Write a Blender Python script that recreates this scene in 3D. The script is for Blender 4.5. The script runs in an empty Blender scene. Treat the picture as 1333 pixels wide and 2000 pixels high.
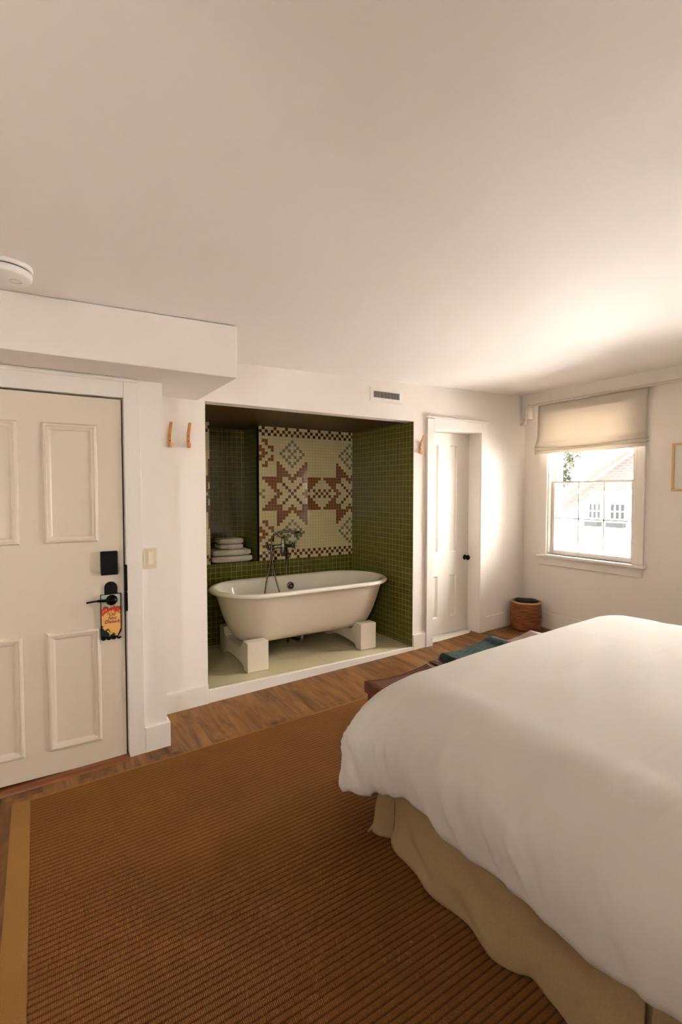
import bpy, bmesh, math, random
from math import sin, cos, pi, sqrt, radians
from mathutils import Vector, Matrix, noise

random.seed(7)
S = bpy.context.scene
COL = S.collection

# ------------------------------------------------------------------ camera
cam_d = bpy.data.cameras.new('camera')
cam = bpy.data.objects.new('camera', cam_d)
COL.objects.link(cam)
cam_d.sensor_fit = 'HORIZONTAL'
cam_d.sensor_width = 36.0
cam_d.lens = 36.0 * 966.74 / 1333.0
cam_d.clip_start = 0.02
cam_d.clip_end = 300
cam.location = (0, 0, 1.54)
YAW, PITCH = 1.0177, -0.0400
fwd = Vector((cos(YAW) * cos(PITCH), sin(YAW) * cos(PITCH), sin(PITCH)))
cam.rotation_euler = fwd.to_track_quat('-Z', 'Y').to_euler()
S.camera = cam

# ------------------------------------------------------------------ world, light, exposure
SKY = 12.0
w = bpy.data.worlds.new('daylight')
S.world = w
w.use_nodes = True
bg = w.node_tree.nodes['Background']
bg.inputs['Color'].default_value = (1.0, 0.96, 0.905, 1)
bg.inputs['Strength'].default_value = SKY

sun_d = bpy.data.lights.new('sun', 'SUN')
sun_d.energy = 30.0
sun_d.angle = radians(1.5)
sun_d.color = (1.0, 0.97, 0.93)
sun = bpy.data.objects.new('sun', sun_d)
COL.objects.link(sun)
sun.rotation_euler = Vector((0.12, -0.45, -0.85)).to_track_quat('-Z', 'Y').to_euler()   # high behind the house: lights the garden only

def portal(y0, y1, z0, z1, front=False):
    d = bpy.data.lights.new('window_portal', 'AREA')
    d.shape = 'RECTANGLE'
    d.size = z1 - z0
    d.size_y = y1 - y0
    d.cycles.is_portal = True
    o = bpy.data.objects.new('window_portal', d)
    COL.objects.link(o)
    o.location = (4.70, (y0 + y1) / 2, (z0 + z1) / 2)
    o.rotation_euler = Vector((-1, 0, 0)).to_track_quat('-Z', 'Y').to_euler()
    if front:
        o.location = ((y0 + y1) / 2, -0.90, (z0 + z1) / 2)
        d.size, d.size_y = y1 - y0, z1 - z0
        o.rotation_euler = (pi / 2, 0, 0)
    return o

vs = S.view_settings
vs.view_transform = 'Standard'
vs.look = 'None'
vs.gamma = 1
vs.use_curve_mapping = False
vs.exposure = 2.02

# ------------------------------------------------------------------ materials
def lin(c):
    return tuple(((v / 255) / 12.92 if v / 255 <= 0.04045 else ((v / 255 + 0.055) / 1.055) ** 2.4) for v in c) + (1.0,)

class NT:
    def __init__(s, name):
        s.m = bpy.data.materials.new(name)
        s.m.use_nodes = True
        s.t = s.m.node_tree
        s.b = s.t.nodes['Principled BSDF']
        s.out = s.t.nodes['Material Output']
    def n(s, typ, **kw):
        nd = s.t.nodes.new('ShaderNode' + typ)
        for k, v in kw.items():
            if k in nd.inputs.keys():
                nd.inputs[k].default_value = v
            else:
                setattr(nd, k, v)
        return nd
    def l(s, a, b):
        s.t.links.new(a, b)
    def coords(s, scale=(1, 1, 1), rot=(0, 0, 0), kind='Object'):
        c = s.n('TexCoord')
        mp = s.n('Mapping')
        mp.inputs['Scale'].default_value = scale
        mp.inputs['Rotation'].default_value = rot
        s.l(c.outputs[kind], mp.inputs['Vector'])
        return mp.outputs['Vector']
    def bump(s, h, strength=0.3, dist=0.01):
        b = s.n('Bump')
        b.inputs['Strength'].default_value = strength
        b.inputs['Distance'].default_value = dist
        s.l(h, b.inputs['Height'])
        s.l(b.outputs['Normal'], s.b.inputs['Normal'])
        return b
    def ramp(s, fac, stops):
        r = s.n('ValToRGB')
        e = r.color_ramp.elements
        while len(e) < len(stops):
            e.new(0.5)
        for i, (p, c) in enumerate(stops):
            e[i].position = p
            e[i].color = c
        s.l(fac, r.inputs['Fac'])
        return r.outputs['Color']
    def mix(s, fac, a, b, blend='MIX'):
        m = s.n('MixRGB', blend_type=blend)
        for sock, v in ((m.inputs[0], fac), (m.inputs[1], a), (m.inputs[2], b)):
            if hasattr(v, 'is_output'):
                s.l(v, sock)
            else:
                sock.default_value = v
        return m.outputs[0]

def plain(name, col, rough=0.5, metal=0.0, nscale=0, nstr=0.1, vary=0.0, spec=None, ndist=0.004):
    t = NT(name)
    c = lin(col)
    t.b.inputs['Base Color'].default_value = c
    t.b.inputs['Roughness'].default_value = rough
    t.b.inputs['Metallic'].default_value = metal
    if spec is not None:
        t.b.inputs['Specular IOR Level'].default_value = spec
    v = t.coords()
    nz = t.n('Texture' if False else 'TexNoise', Scale=nscale or 6.0, Detail=4.0)
    t.l(v, nz.inputs['Vector'])
    if nscale:
        t.bump(nz.outputs['Fac'], nstr, ndist)
    if vary:
        lo = tuple(x * (1 - vary) for x in c[:3]) + (1,)
        hi = tuple(min(1, x * (1 + vary)) for x in c[:3]) + (1,)
        t.l(t.ramp(nz.outputs['Fac'], [(0.3, lo), (0.7, hi)]), t.b.inputs['Base Color'])
    return t.m

M = {}
M['wall'] = plain('wall_paint', (236, 228, 219), 0.8, spec=0.2, nscale=60, nstr=0.08, ndist=0.002)
M['ceiling'] = plain('ceiling_paint', (241, 234, 226), 0.7, nscale=3, nstr=0.25, ndist=0.02)
M['trim'] = plain('trim_paint', (234, 227, 217), 0.5, spec=0.3, nscale=25, nstr=0.05, ndist=0.002)
M['door'] = plain('door_paint', (224, 211, 191), 0.36, nscale=18, nstr=0.05, ndist=0.002)
M['dark'] = plain('dark_void', (14, 10, 7), 0.9)
M['black'] = plain('black_metal', (5, 5, 6), 0.5, spec=0.2)
M['blackgloss'] = plain('black_bronze', (16, 13, 12), 0.22, 0.6)
M['chrome'] = plain('chrome', (150, 144, 134), 0.12, 1.0)
M['enamel'] = plain('white_enamel', (238, 232, 216), 0.1, nscale=2, nstr=0.01)
M['enamel_out'] = plain('painted_iron', (222, 209, 190), 0.3, nscale=30, nstr=0.05, ndist=0.002)
M['switch'] = plain('ivory_plastic', (222, 208, 176), 0.35)
M['switch_in'] = plain('pale_plastic', (236, 226, 205), 0.3)
M['plastic'] = plain('white_plastic', (236, 231, 224), 0.35)
M['pipe'] = plain('white_pipe', (226, 212, 196), 0.3)
M['linen'] = None
M['alc_ceiling'] = plain('olive_brown_gloss_paint', (74, 50, 12), 0.4, spec=0.22, nscale=6, nstr=0.12, ndist=0.006)
M['towel'] = plain('white_terry', (232, 222, 208), 0.95, nscale=260, nstr=0.9, ndist=0.004)
M['grass'] = plain('pale_gravel', (192, 190, 190), 0.9, nscale=1.0, nstr=0.3, vary=0.1)
M['pole'] = plain('bark', (110, 95, 80), 0.9, nscale=20, nstr=0.5, vary=0.2)
M['leaf'] = plain('leaf', (36, 42, 27), 0.8, vary=0.3, nscale=1.5, nstr=0.0, spec=0.1)
M['house_white'] = plain('white_house_trim', (232, 226, 220), 0.6)
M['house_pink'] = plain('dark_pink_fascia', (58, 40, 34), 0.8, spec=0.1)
M['pane_dark'] = plain('dark_window_pane', (20, 20, 22), 0.6, spec=0.1)
M['mat_board'] = plain('white_mat_board', (228, 224, 216), 0.8)
M['print'] = plain('pale_grey_print', (190, 190, 186), 0.7, nscale=9, vary=0.12)
M['cord'] = plain('white_cord', (226, 214, 200), 0.7)

def wood(name, c1, c2, c3, axis='Y', rough=0.45, sc=1.0, bump=0.15):
    t = NT(name)
    st = {'X': (1.2, 14, 14), 'Y': (14, 1.2, 14), 'Z': (14, 14, 1.2)}[axis]
    v = t.coords(tuple(x * sc for x in st))
    nz = t.n('TexNoise', Scale=1.0, Detail=6.0, Roughness=0.6, Distortion=0.6)
    t.l(v, nz.inputs['Vector'])
    col = t.ramp(nz.outputs['Fac'], [(0.28, lin(c1)), (0.5, lin(c2)), (0.72, lin(c3))])
    t.l(col, t.b.inputs['Base Color'])
    t.b.inputs['Roughness'].default_value = rough
    t.bump(nz.outputs['Fac'], bump, 0.003)
    return t.m
M['hook_wood'] = wood('oak_hook', (176, 108, 52), (205, 142, 78), (220, 160, 96), 'Z', 0.4)
M['frame_wood'] = wood('light_oak_frame', (205, 160, 105), (222, 178, 122), (232, 192, 140), 'Z', 0.5)
M['stool_wood'] = wood('dark_walnut', (60, 28, 10), (98, 48, 18), (124, 66, 28), 'X', 0.42)
M['saddle_wood'] = wood('orange_oak_saddle', (92, 50, 20), (122, 70, 34), (142, 84, 44), 'X', 0.3)

def floor_mat():
    t = NT('oak_vinyl_planks')
    c = t.n('TexCoord')
    sep = t.n('SeparateXYZ'); t.l(c.outputs['Object'], sep.inputs[0])
    cmb = t.n('CombineXYZ'); t.l(sep.outputs['Y'], cmb.inputs['X']); t.l(sep.outputs['X'], cmb.inputs['Y'])
    br = t.n('TexBrick', offset=0.37, offset_frequency=2)
    br.inputs['Scale'].default_value = 1.0
    br.inputs['Brick Width'].default_value = 1.5
    br.inputs['Row Height'].default_value = 0.18
    br.inputs['Mortar Size'].default_value = 0.0012
    br.inputs['Mortar Smooth'].default_value = 0.1
    br.inputs['Bias'].default_value = 0.0
    br.inputs['Color1'].default_value = (0.0, 0, 0, 1)
    br.inputs['Color2'].default_value = (1, 1, 1, 1)
    t.l(cmb.outputs[0], br.inputs['Vector'])
    # grain, shifted per plank
    vm = t.n('VectorMath', operation='MULTIPLY_ADD')
    mp = t.n('Mapping'); mp.inputs['Scale'].default_value = (11, 1.8, 1)
    t.l(c.outputs['Object'], mp.inputs['Vector'])
    t.l(br.outputs['Color'], vm.inputs[0]); vm.inputs[1].default_value = (37, 19, 5)
    t.l(mp.outputs[0], vm.inputs[2])
    nz = t.n('TexNoise', Scale=1.0, Detail=8.0, Roughness=0.62, Distortion=1.2)
    t.l(vm.outputs[0], nz.inputs['Vector'])
    nz2 = t.n('TexNoise', Scale=0.35, Detail=3.0, Roughness=0.5, Distortion=0.8)
    t.l(vm.outputs[0], nz2.inputs['Vector'])
    g = t.ramp(nz.outputs['Fac'], [(0.26, lin((78, 49, 23))), (0.42, lin((118, 79, 41))), (0.58, lin((145, 101, 56))), (0.8, lin((162, 117, 70)))])
    kn = t.ramp(nz2.outputs['Fac'], [(0.38, (0.45, 0.39, 0.33, 1)), (0.54, (1, 1, 1, 1))])
    g = t.mix(0.55, g, kn, 'MULTIPLY')
    pl = t.ramp(br.outputs['Color'], [(0.0, (0.94, 0.93, 0.92, 1)), (1.0, (1.03, 1.02, 1.01, 1))])
    g = t.mix(1.0, g, pl, 'MULTIPLY')
    g = t.mix(br.outputs['Fac'], g, lin((104, 68, 38)))
    t.l(g, t.b.inputs['Base Color'])
    t.b.inputs['Roughness'].default_value = 0.5
    t.b.inputs['Specular IOR Level'].default_value = 0.32
    t.bump(nz.outputs['Fac'], 0.12, 0.003)
    return t.m
M['floor'] = floor_mat()

def tile_mat(name, ua, va, c1, c2, grout, size=0.0515, mortar=0.0017, rough=0.14, off=(0, 0)):
    """square tiles laid on a plane spanned by object axes ua, va"""
    t = NT(name)
    c = t.n('TexCoord')
    sep = t.n('SeparateXYZ'); t.l(c.outputs['Object'], sep.inputs[0])
    cmb = t.n('CombineXYZ')
    for ax, sock, o in ((ua, 'X', off[0]), (va, 'Y', off[1])):
        a = t.n('Math', operation='ADD'); a.inputs[1].default_value = o + 10 * size
        t.l(sep.outputs[ax], a.inputs[0]); t.l(a.outputs[0], cmb.inputs[sock])
    br = t.n('TexBrick', offset=0.0, squash=1.0)
    br.inputs['Scale'].default_value = 1.0
    br.inputs['Brick Width'].default_value = size
    br.inputs['Row Height'].default_value = size
    br.inputs['Mortar Size'].default_value = mortar
    br.inputs['Mortar Smooth'].default_value = 0.25
    br.inputs['Color1'].default_value = lin(c1)
    br.inputs['Color2'].default_value = lin(c2)
    br.inputs['Mortar'].default_value = lin(grout)
    t.l(cmb.outputs[0], br.inputs['Vector'])
    t.l(br.outputs['Color'], t.b.inputs['Base Color'])
    r = t.n('MapRange'); r.inputs['To Min'].default_value = rough; r.inputs['To Max'].default_value = 0.8
    t.l(br.outputs['Fac'], r.inputs['Value']); t.l(r.outputs[0], t.b.inputs['Roughness'])
    inv = t.n('Math', operation='SUBTRACT'); inv.inputs[0].default_value = 1.0
    t.l(br.outputs['Fac'], inv.inputs[1])
    t.bump(inv.outputs[0], 0.5, 0.0015)
    return t.m
GR1, GR2, GRG = (92, 92, 32), (108, 105, 42), (184, 176, 104)
M['green_xz'] = tile_mat('green_tile_back', 'X', 'Z', GR1, GR2, GRG)
M['green_yz'] = tile_mat('green_tile_side', 'Y', 'Z', GR1, GR2, GRG, rough=.30)
def mos(name, c, rough=0.035):
    mt = plain(name, c, rough, nscale=0, vary=0.08)
    mt.node_tree.nodes['Principled BSDF'].inputs['IOR'].default_value = 1.75
    return mt
M['mos'] = [mos('cream_mosaic', (226, 212, 160)), mos('brown_mosaic', (128, 72, 34)), mos('teal_mosaic', (120, 134, 106)),
            mos('dark_red_mosaic', (98, 42, 24)), plain('mosaic_grout', (176, 160, 112), 0.8)]
def slab_mat():
    t = NT('cream_shower_floor_tile')
    v = t.coords()
    br = t.n('TexBrick', offset=0.5)
    br.inputs['Scale'].default_value = 1.0
    br.inputs['Brick Width'].default_value = 0.6
    br.inputs['Row Height'].default_value = 0.3
    br.inputs['Mortar Size'].default_value = 0.0018
    br.inputs['Color1'].default_value = lin((200, 190, 156)); br.inputs['Color2'].default_value = lin((196, 185, 150))
    br.inputs['Mortar'].default_value = lin((150, 138, 106))
    t.l(v, br.inputs['Vector']); t.l(br.outputs['Color'], t.b.inputs['Base Color'])
    t.b.inputs['Roughness'].default_value = 0.28
    return t.m
M['slab'] = slab_mat()

def rug_mat(name, c1, c2, ribbed=True):
    t = NT(name)
    v = t.coords((1, 1, 1))
    nz = t.n('TexNoise', Scale=420.0, Detail=2.0); t.l(v, nz.inputs['Vector'])
    big = t.n('TexNoise', Scale=3.5, Detail=3.0); t.l(v, big.inputs['Vector'])
    wv = t.n('TexWave', wave_type='BANDS', bands_direction='X', wave_profile='SIN')
    wv.inputs['Scale'].default_value = 55.0
    wv.inputs['Distortion'].default_value = 0.7; wv.inputs['Detail'].default_value = 1.0; wv.inputs['Detail Scale'].default_value = 3.0
    t.l(v, wv.inputs['Vector'])
    col = t.ramp(nz.outputs['Fac'], [(0.3, lin(c1)), (0.7, lin(c2))])
    b = t.ramp(big.outputs['Fac'], [(0.3, (0.9, 0.9, 0.9, 1)), (0.7, (1.08, 1.06, 1.02, 1))])
    col = t.mix(1.0, col, b, 'MULTIPLY')
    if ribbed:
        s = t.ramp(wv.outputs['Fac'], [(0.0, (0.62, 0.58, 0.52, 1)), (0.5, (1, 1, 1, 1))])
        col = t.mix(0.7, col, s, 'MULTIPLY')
        # shade in the rib valleys, painted into the colour as dark bands
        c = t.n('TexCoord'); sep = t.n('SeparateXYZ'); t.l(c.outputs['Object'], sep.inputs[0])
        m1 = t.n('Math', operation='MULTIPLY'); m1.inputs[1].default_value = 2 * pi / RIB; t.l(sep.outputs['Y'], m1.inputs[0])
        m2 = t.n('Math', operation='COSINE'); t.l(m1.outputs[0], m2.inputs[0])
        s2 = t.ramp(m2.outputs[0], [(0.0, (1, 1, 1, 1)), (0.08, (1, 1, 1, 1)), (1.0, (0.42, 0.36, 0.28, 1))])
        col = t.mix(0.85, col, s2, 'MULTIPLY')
    t.l(col, t.b.inputs['Base Color'])
    t.b.inputs['Roughness'].default_value = 0.85
    t.b.inputs['Specular IOR Level'].default_value = 0.2
    t.bump(wv.outputs['Fac'] if ribbed else nz.outputs['Fac'], 0.5, 0.003)
    return t.m
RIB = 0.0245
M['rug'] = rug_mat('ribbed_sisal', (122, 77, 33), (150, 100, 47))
M['rug_edge'] = rug_mat('plain_rug_border', (146, 106, 54), (164, 122, 64), False)

def cloth(name, c, weave=900, rough=0.9, vary=0.06, bump=0.25, transl=0.0, crease=0.0):
    t = NT(name)
    v = t.coords()
    nz = t.n('TexNoise', Scale=weave / 4, Detail=2.0); t.l(v, nz.inputs['Vector'])
    cc = lin(c)
    lo = tuple(x * (1 - vary) for x in cc[:3]) + (1,); hi = tuple(min(1, x * (1 + vary)) for x in cc[:3]) + (1,)
    t.l(t.ramp(nz.outputs['Fac'], [(0.3, lo), (0.7, hi)]), t.b.inputs['Base Color'])
    t.b.inputs['Roughness'].default_value = rough
    t.b.inputs['Specular IOR Level'].default_value = 0.15
    b1 = t.bump(nz.outputs['Fac'], bump, 0.001)
    if crease:
        mp = t.coords((1.2, 6.5, 3.0), (0, 0, 0.5))
        cr = t.n('TexNoise', Scale=1.6, Detail=3.0, Roughness=0.5, Distortion=0.5); t.l(mp, cr.inputs['Vector'])
        b2 = t.n('Bump'); b2.inputs['Strength'].default_value = crease; b2.inputs['Distance'].default_value = 0.03
        t.l(cr.outputs['Fac'], b2.inputs['Height']); t.l(b2.outputs['Normal'], b1.inputs['Normal'])
    if transl:
        tr = t.n('BsdfTranslucent'); tr.inputs['Color'].default_value = cc
        mx = t.n('MixShader'); mx.inputs[0].default_value = transl
        t.l(t.b.outputs[0], mx.inputs[1]); t.l(tr.outputs[0], mx.inputs[2])
        t.l(mx.outputs[0], t.out.inputs['Surface'])
    return t.m
M['duvet'] = cloth('white_cotton', (216, 210, 203), 1200, 0.85, 0.01, 0.06, crease=0.22)
M['linen'] = cloth('beige_linen', (172, 148, 108), 700, 0.95, 0.06, 0.25)
M['shade'] = cloth('cream_linen_shade', (222, 212, 198), 800, 0.9, 0.06, 0.3, transl=0.22)
M['blanket'] = cloth('teal_wool', (62, 74, 70), 150, 0.95, 0.25, 0.8)
M['mattress'] = cloth('white_ticking', (225, 220, 210), 900)

def glass_mat(name, tint):
    t = NT(name)
    tr = t.n('BsdfTransparent'); tr.inputs['Color'].default_value = tint; gl = t.n('BsdfGlossy'); gl.inputs['Roughness'].default_value = 0.02
    fr = t.n('Fresnel'); fr.inputs['IOR'].default_value = 1.35
    mx = t.n('MixShader'); t.l(fr.outputs[0], mx.inputs[0]); t.l(tr.outputs[0], mx.inputs[1]); t.l(gl.outputs[0], mx.inputs[2])
    t.l(mx.outputs[0], t.out.inputs['Surface'])
    return t.m
M['glass_clear'] = glass_mat('clear_window_glass', (1, 1, 1, 1))
M['glass'] = glass_mat('storm_window_glass', (0.90, 0.90, 0.90, 1))


def brick_mat():
    t = NT('pale_pink_brick')
    c = t.n('TexCoord'); sep = t.n('SeparateXYZ'); t.l(c.outputs['Object'], sep.inputs[0])
    cmb = t.n('CombineXYZ'); t.l(sep.outputs['Y'], cmb.inputs['X']); t.l(sep.outputs['Z'], cmb.inputs['Y'])
    br = t.n('TexBrick'); br.inputs['Scale'].default_value = 1.0; br.inputs['Brick Width'].default_value = 0.24; br.inputs['Row Height'].default_value = 0.085
    br.inputs['Mortar Size'].default_value = 0.008
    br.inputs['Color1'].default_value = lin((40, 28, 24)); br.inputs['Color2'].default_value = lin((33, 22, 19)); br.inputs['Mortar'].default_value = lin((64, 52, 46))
    t.l(cmb.outputs[0], br.inputs['Vector']); t.l(br.outputs['Color'], t.b.inputs['Base Color'])
    t.b.inputs['Roughness'].default_value = 0.85
    return t.m
M['brick'] = brick_mat()

def woven_mat(name, ca, cb, sc=95.0, rough=0.4, axes=('X', 'Y'), bump=0.8):
    t = NT(name)
    c = t.n('TexCoord'); sep = t.n('SeparateXYZ'); t.l(c.outputs['Object'], sep.inputs[0])
    cmb = t.n('CombineXYZ'); t.l(sep.outputs[axes[0]], cmb.inputs['X']); t.l(sep.outputs[axes[1]], cmb.inputs['Y'])
    mp = t.n('Mapping'); mp.inputs['Rotation'].default_value = (0, 0, pi / 4); t.l(cmb.outputs[0], mp.inputs['Vector'])
    ck = t.n('TexChecker', Scale=sc); t.l(mp.outputs[0], ck.inputs['Vector'])
    nz = t.n('TexNoise', Scale=200.0); t.l(c.outputs['Object'], nz.inputs['Vector'])
    ck.inputs['Color1'].default_value = lin(ca); ck.inputs['Color2'].default_value = lin(cb)
    t.l(t.mix(0.25, ck.outputs['Color'], nz.outputs['Color'], 'MULTIPLY'), t.b.inputs['Base Color'])
    t.b.inputs['Roughness'].default_value = rough
    t.bump(ck.outputs['Fac'], bump, 0.003)
    return t.m
M['weave'] = woven_mat('woven_brown_leather', (36, 14, 8), (140, 84, 58), 75.0, 0.36)

def basket_mat():
    t = NT('rattan_coils')
    v = t.coords((7, 7, 70))
    nz = t.n('TexNoise', Scale=1.6, Detail=4.0); t.l(v, nz.inputs['Vector'])
    t.l(t.ramp(nz.outputs['Fac'], [(0.3, lin((72, 34, 12))), (0.5, lin((126, 68, 28))), (0.72, lin((168, 100, 48)))]), t.b.inputs['Base Color'])
    t.b.inputs['Roughness'].default_value = 0.35
    t.bump(nz.outputs['Fac'], 0.5, 0.004)
    return t.m
M['rattan'] = basket_mat()

def tag_mat():
    """painted sunset landscape: pale sky, red clouds, yellow field, dark foliage at lower left"""
    t = NT('painted_card')
    c = t.n('TexCoord'); sep = t.n('SeparateXYZ'); t.l(c.outputs['Object'], sep.inputs[0])
    v = t.n('Mapping'); v.inputs['Scale'].default_value = (42, 42, 42); t.l(c.outputs['Object'], v.inputs['Vector'])
    nz = t.n('TexNoise', Scale=1.0, Detail=4.0, Distortion=0.8); t.l(v.outputs[0], nz.inputs['Vector'])
    # vertical bands disturbed by noise
    a = t.n('Math', operation='MULTIPLY_ADD'); a.inputs[1].default_value = 0.10; t.l(nz.outputs['Fac'], a.inputs[0]); t.l(sep.outputs['Z'], a.inputs[2])
    r = t.n('MapRange'); r.inputs['From Min'].default_value = -0.21; r.inputs['From Max'].default_value = 0.09
    t.l(a.outputs[0], r.inputs['Value'])
    col = t.ramp(r.outputs[0], [(0.0, lin((30, 52, 40))), (0.10, lin((196, 140, 62))), (0.25, lin((236, 186, 108))), (0.5, lin((240, 176, 110))),
                                (0.62, lin((238, 190, 120))), (0.66, lin((214, 74, 44))), (0.73, lin((168, 26, 18))), (0.76, lin((186, 190, 160))), (1.0, lin((168, 184, 168)))])
    # dark leafy corner
    b = t.n('Math', operation='MULTIPLY_ADD'); b.inputs[1].default_value = 0.9; t.l(sep.outputs['X'], b.inputs[0]); t.l(a.outputs[0], b.inputs[2])
    r2 = t.n('MapRange'); r2.inputs['From Min'].default_value = -0.138; r2.inputs['From Max'].default_value = -0.128
    r2.inputs['To Min'].default_value = 1.0; r2.inputs['To Max'].default_value = 0.0
    t.l(b.outputs[0], r2.inputs['Value'])
    col = t.mix(r2.outputs[0], col, lin((22, 44, 40)))
    t.l(col, t.b.inputs['Base Color'])
    t.b.inputs['Roughness'].default_value = 0.3
    return t.m
M['tag'] = tag_mat()
M['ink'] = plain('dark_red_ink', (110, 34, 20), 0.5)

# ------------------------------------------------------------------ mesh helpers
def wloc(o):
    v = Vector((0, 0, 0))
    while o is not None:
        v += Vector(o.location); o = o.parent
    return v

class MB:
    def __init__(s):
        s.v = []; s.f = []; s.m = []; s.sm = []
    def add(s, vs, fs, mi=0, smooth=False):
        b = len(s.v)
        s.v += [tuple(p) for p in vs]
        for f in fs:
            s.f.append([b + i for i in f]); s.m.append(mi); s.sm.append(smooth)
        return s
    def box(s, x0, x1, y0, y1, z0, z1, mi=0, slope=0.0, slope_top=None):
        st = slope if slope_top is None else slope_top
        vs = []
        for (z, k) in ((z0, slope), (z1, st)):
            for (x, y) in ((x0, y0), (x1, y0), (x1, y1), (x0, y1)):
                vs.append((x, y, z + k * (x - 1.2)))
        return s.add(vs, [(0, 3, 2, 1), (4, 5, 6, 7), (0, 1, 5, 4), (1, 2, 6, 5), (2, 3, 7, 6), (3, 0, 4, 7)], mi)
    def grid(s, rows, mi=0, smooth=True, closed_u=False, closed_v=False, flip=False):
        n, k = len(rows), len(rows[0])
        vs = [p for r in rows for p in r]
        fs = []
        for i in range(n if closed_v else n - 1):
            for j in range(k if closed_u else k - 1):
                a, b = i * k + j, i * k + (j + 1) % k
                c, d = ((i + 1) % n) * k + (j + 1) % k, ((i + 1) % n) * k + j
                fs.append((a, d, c, b) if flip else (a, b, c, d))
        return s.add(vs, fs, mi, smooth)
    def tube(s, path, r, seg=10, mi=0, cap=True):
        P = [Vector(p) for p in path]
        R = r if isinstance(r, (list, tuple)) else [r] * len(P)
        rows = []
        up = None
        for i, p in enumerate(P):
            t = (P[min(i + 1, len(P) - 1)] - P[max(i - 1, 0)]).normalized()
            if up is None:
                up = t.orthogonal().normalized()
            else:
                up = (up - t * up.dot(t)).normalized()
            bi = t.cross(up)
            rows.append([p + (up * cos(2 * pi * k / seg) + bi * sin(2 * pi * k / seg)) * R[i] for k in range(seg)])
        s.grid(rows, mi, True, closed_u=True)
        if cap:
            s.add(rows[0], [tuple(range(seg))], mi); s.add(rows[-1], [tuple(reversed(range(seg)))], mi)
        return s
    def lathe(s, prof, c=(0, 0, 0), axis='Z', seg=40, mi=0, smooth=True, mis=None):
        rows = []
        for (r, h) in prof:
            ring = []
            for k in range(seg):
                a = 2 * pi * k / seg
                u, v = r * cos(a), r * sin(a)
                if axis == 'Z': q = (u, v, h)
                elif axis == 'Y': q = (u, h, v)
                else: q = (h, u, v)
                ring.append((c[0] + q[0], c[1] + q[1], c[2] + q[2]))
            rows.append(ring)
        if mis is None:
            return s.grid(rows, mi, smooth, closed_u=True)
        for i in range(len(rows) - 1):
            s.grid(rows[i:i + 2], mis[i], smooth, closed_u=True)
        return s
    def prism(s, poly, a0, a1, plane='XZ', mi=0):
        """poly in a plane, extruded along the remaining axis"""
        def q(p, a):
            return {'XZ': (p[0], a, p[1]), 'YZ': (a, p[0], p[1]), 'XY': (p[0], p[1], a)}[plane]
        n = len(poly)
        vs = [q(p, a0) for p in poly] + [q(p, a1) for p in poly]
        fs = [tuple(range(n)), tuple(reversed(range(n, 2 * n)))]
        fs += [(i, n + i, n + (i + 1) % n, (i + 1) % n) for i in range(n)]
        return s.add(vs, fs, mi)
    def frame(s, u0, u1, v0, v1, prof, base, plane='XZ', sign=-1, mi=0, slope=0.0):
        """mitred moulding round a rectangle. prof = [(inset, out)], out measured from base along sign*axis"""
        rows = []
        for (e, h) in prof:
            r = []
            for (u, v) in ((u0 + e, v0 + e), (u1 - e, v0 + e), (u1 - e, v1 - e), (u0 + e, v1 - e)):
                a = base + sign * h
                r.append((u, a, v) if plane == 'XZ' else (a, u, v))
            rows.append(r)
        return s.grid(rows, mi, False, closed_u=True)
    def build(s, name, mats, parent=None, bevel=0.0, seg=2, subsurf=0, solid=0.0, autosm=True):
        if not isinstance(mats, (list, tuple)):
            mats = [mats]
        o0 = wloc(parent) if parent else Vector((0, 0, 0))
        me = bpy.data.meshes.new(name)
        me.from_pydata([tuple(Vector(p) - o0) for p in s.v], [], s.f)
        for mm in mats:
            me.materials.append(mm)
        me.polygons.foreach_set('material_index', s.m)
        me.polygons.foreach_set('use_smooth', s.sm)
        bm = bmesh.new(); bm.from_mesh(me)
        bmesh.ops.remove_doubles(bm, verts=bm.verts, dist=1e-5)
        bmesh.ops.recalc_face_normals(bm, faces=bm.faces)
        bm.to_mesh(me); bm.free()
        me.update()
        o = bpy.data.objects.new(name, me)
        COL.objects.link(o)
        if parent: o.parent = parent
        if solid:
            md = o.modifiers.new('solid', 'SOLIDIFY'); md.thickness = solid; md.offset = 0
        if bevel:
            md = o.modifiers.new('bevel', 'BEVEL'); md.width = bevel; md.segments = seg; md.limit_method = 'ANGLE'; md.angle_limit = radians(40)
            md.harden_normals = False
        if subsurf:
            md = o.modifiers.new('sub', 'SUBSURF'); md.levels = subsurf; md.render_levels = subsurf
        return o

def tag(o, label=None, cat=None, group=None, kind=None):
    if label: o['label'] = label
    if cat: o['category'] = cat
    if group: o['group'] = group
    if kind: o['kind'] = kind
    return o

def thing(name, loc, label=None, cat=None, group=None, kind=None):
    o = bpy.data.objects.new(name, None)
    o.empty_display_size = 0.1
    COL.objects.link(o)
    o.location = loc
    return tag(o, label, cat, group, kind)

def copy_tree(o, parent=None):
    c = o.copy(); COL.objects.link(c)
    if parent: c.parent = parent
    for ch in [k for k in o.children]:
        copy_tree(ch, c)
    return c

def st(o): return tag(o, kind='structure')

def smooth_path(pts, n=8):
    P = [Vector(p) for p in pts]
    out = []
    for i in range(len(P) - 1):
        p0, p1, p2, p3 = P[max(i - 1, 0)], P[i], P[i + 1], P[min(i + 2, len(P) - 1)]
        for k in range(n):
            t = k / n
            out.append(0.5 * ((2 * p1) + (-p0 + p2) * t + (2 * p0 - 5 * p1 + 4 * p2 - p3) * t * t + (-p0 + 3 * p1 - 3 * p2 + p3) * t ** 3))
    out.append(P[-1])
    return out

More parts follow.
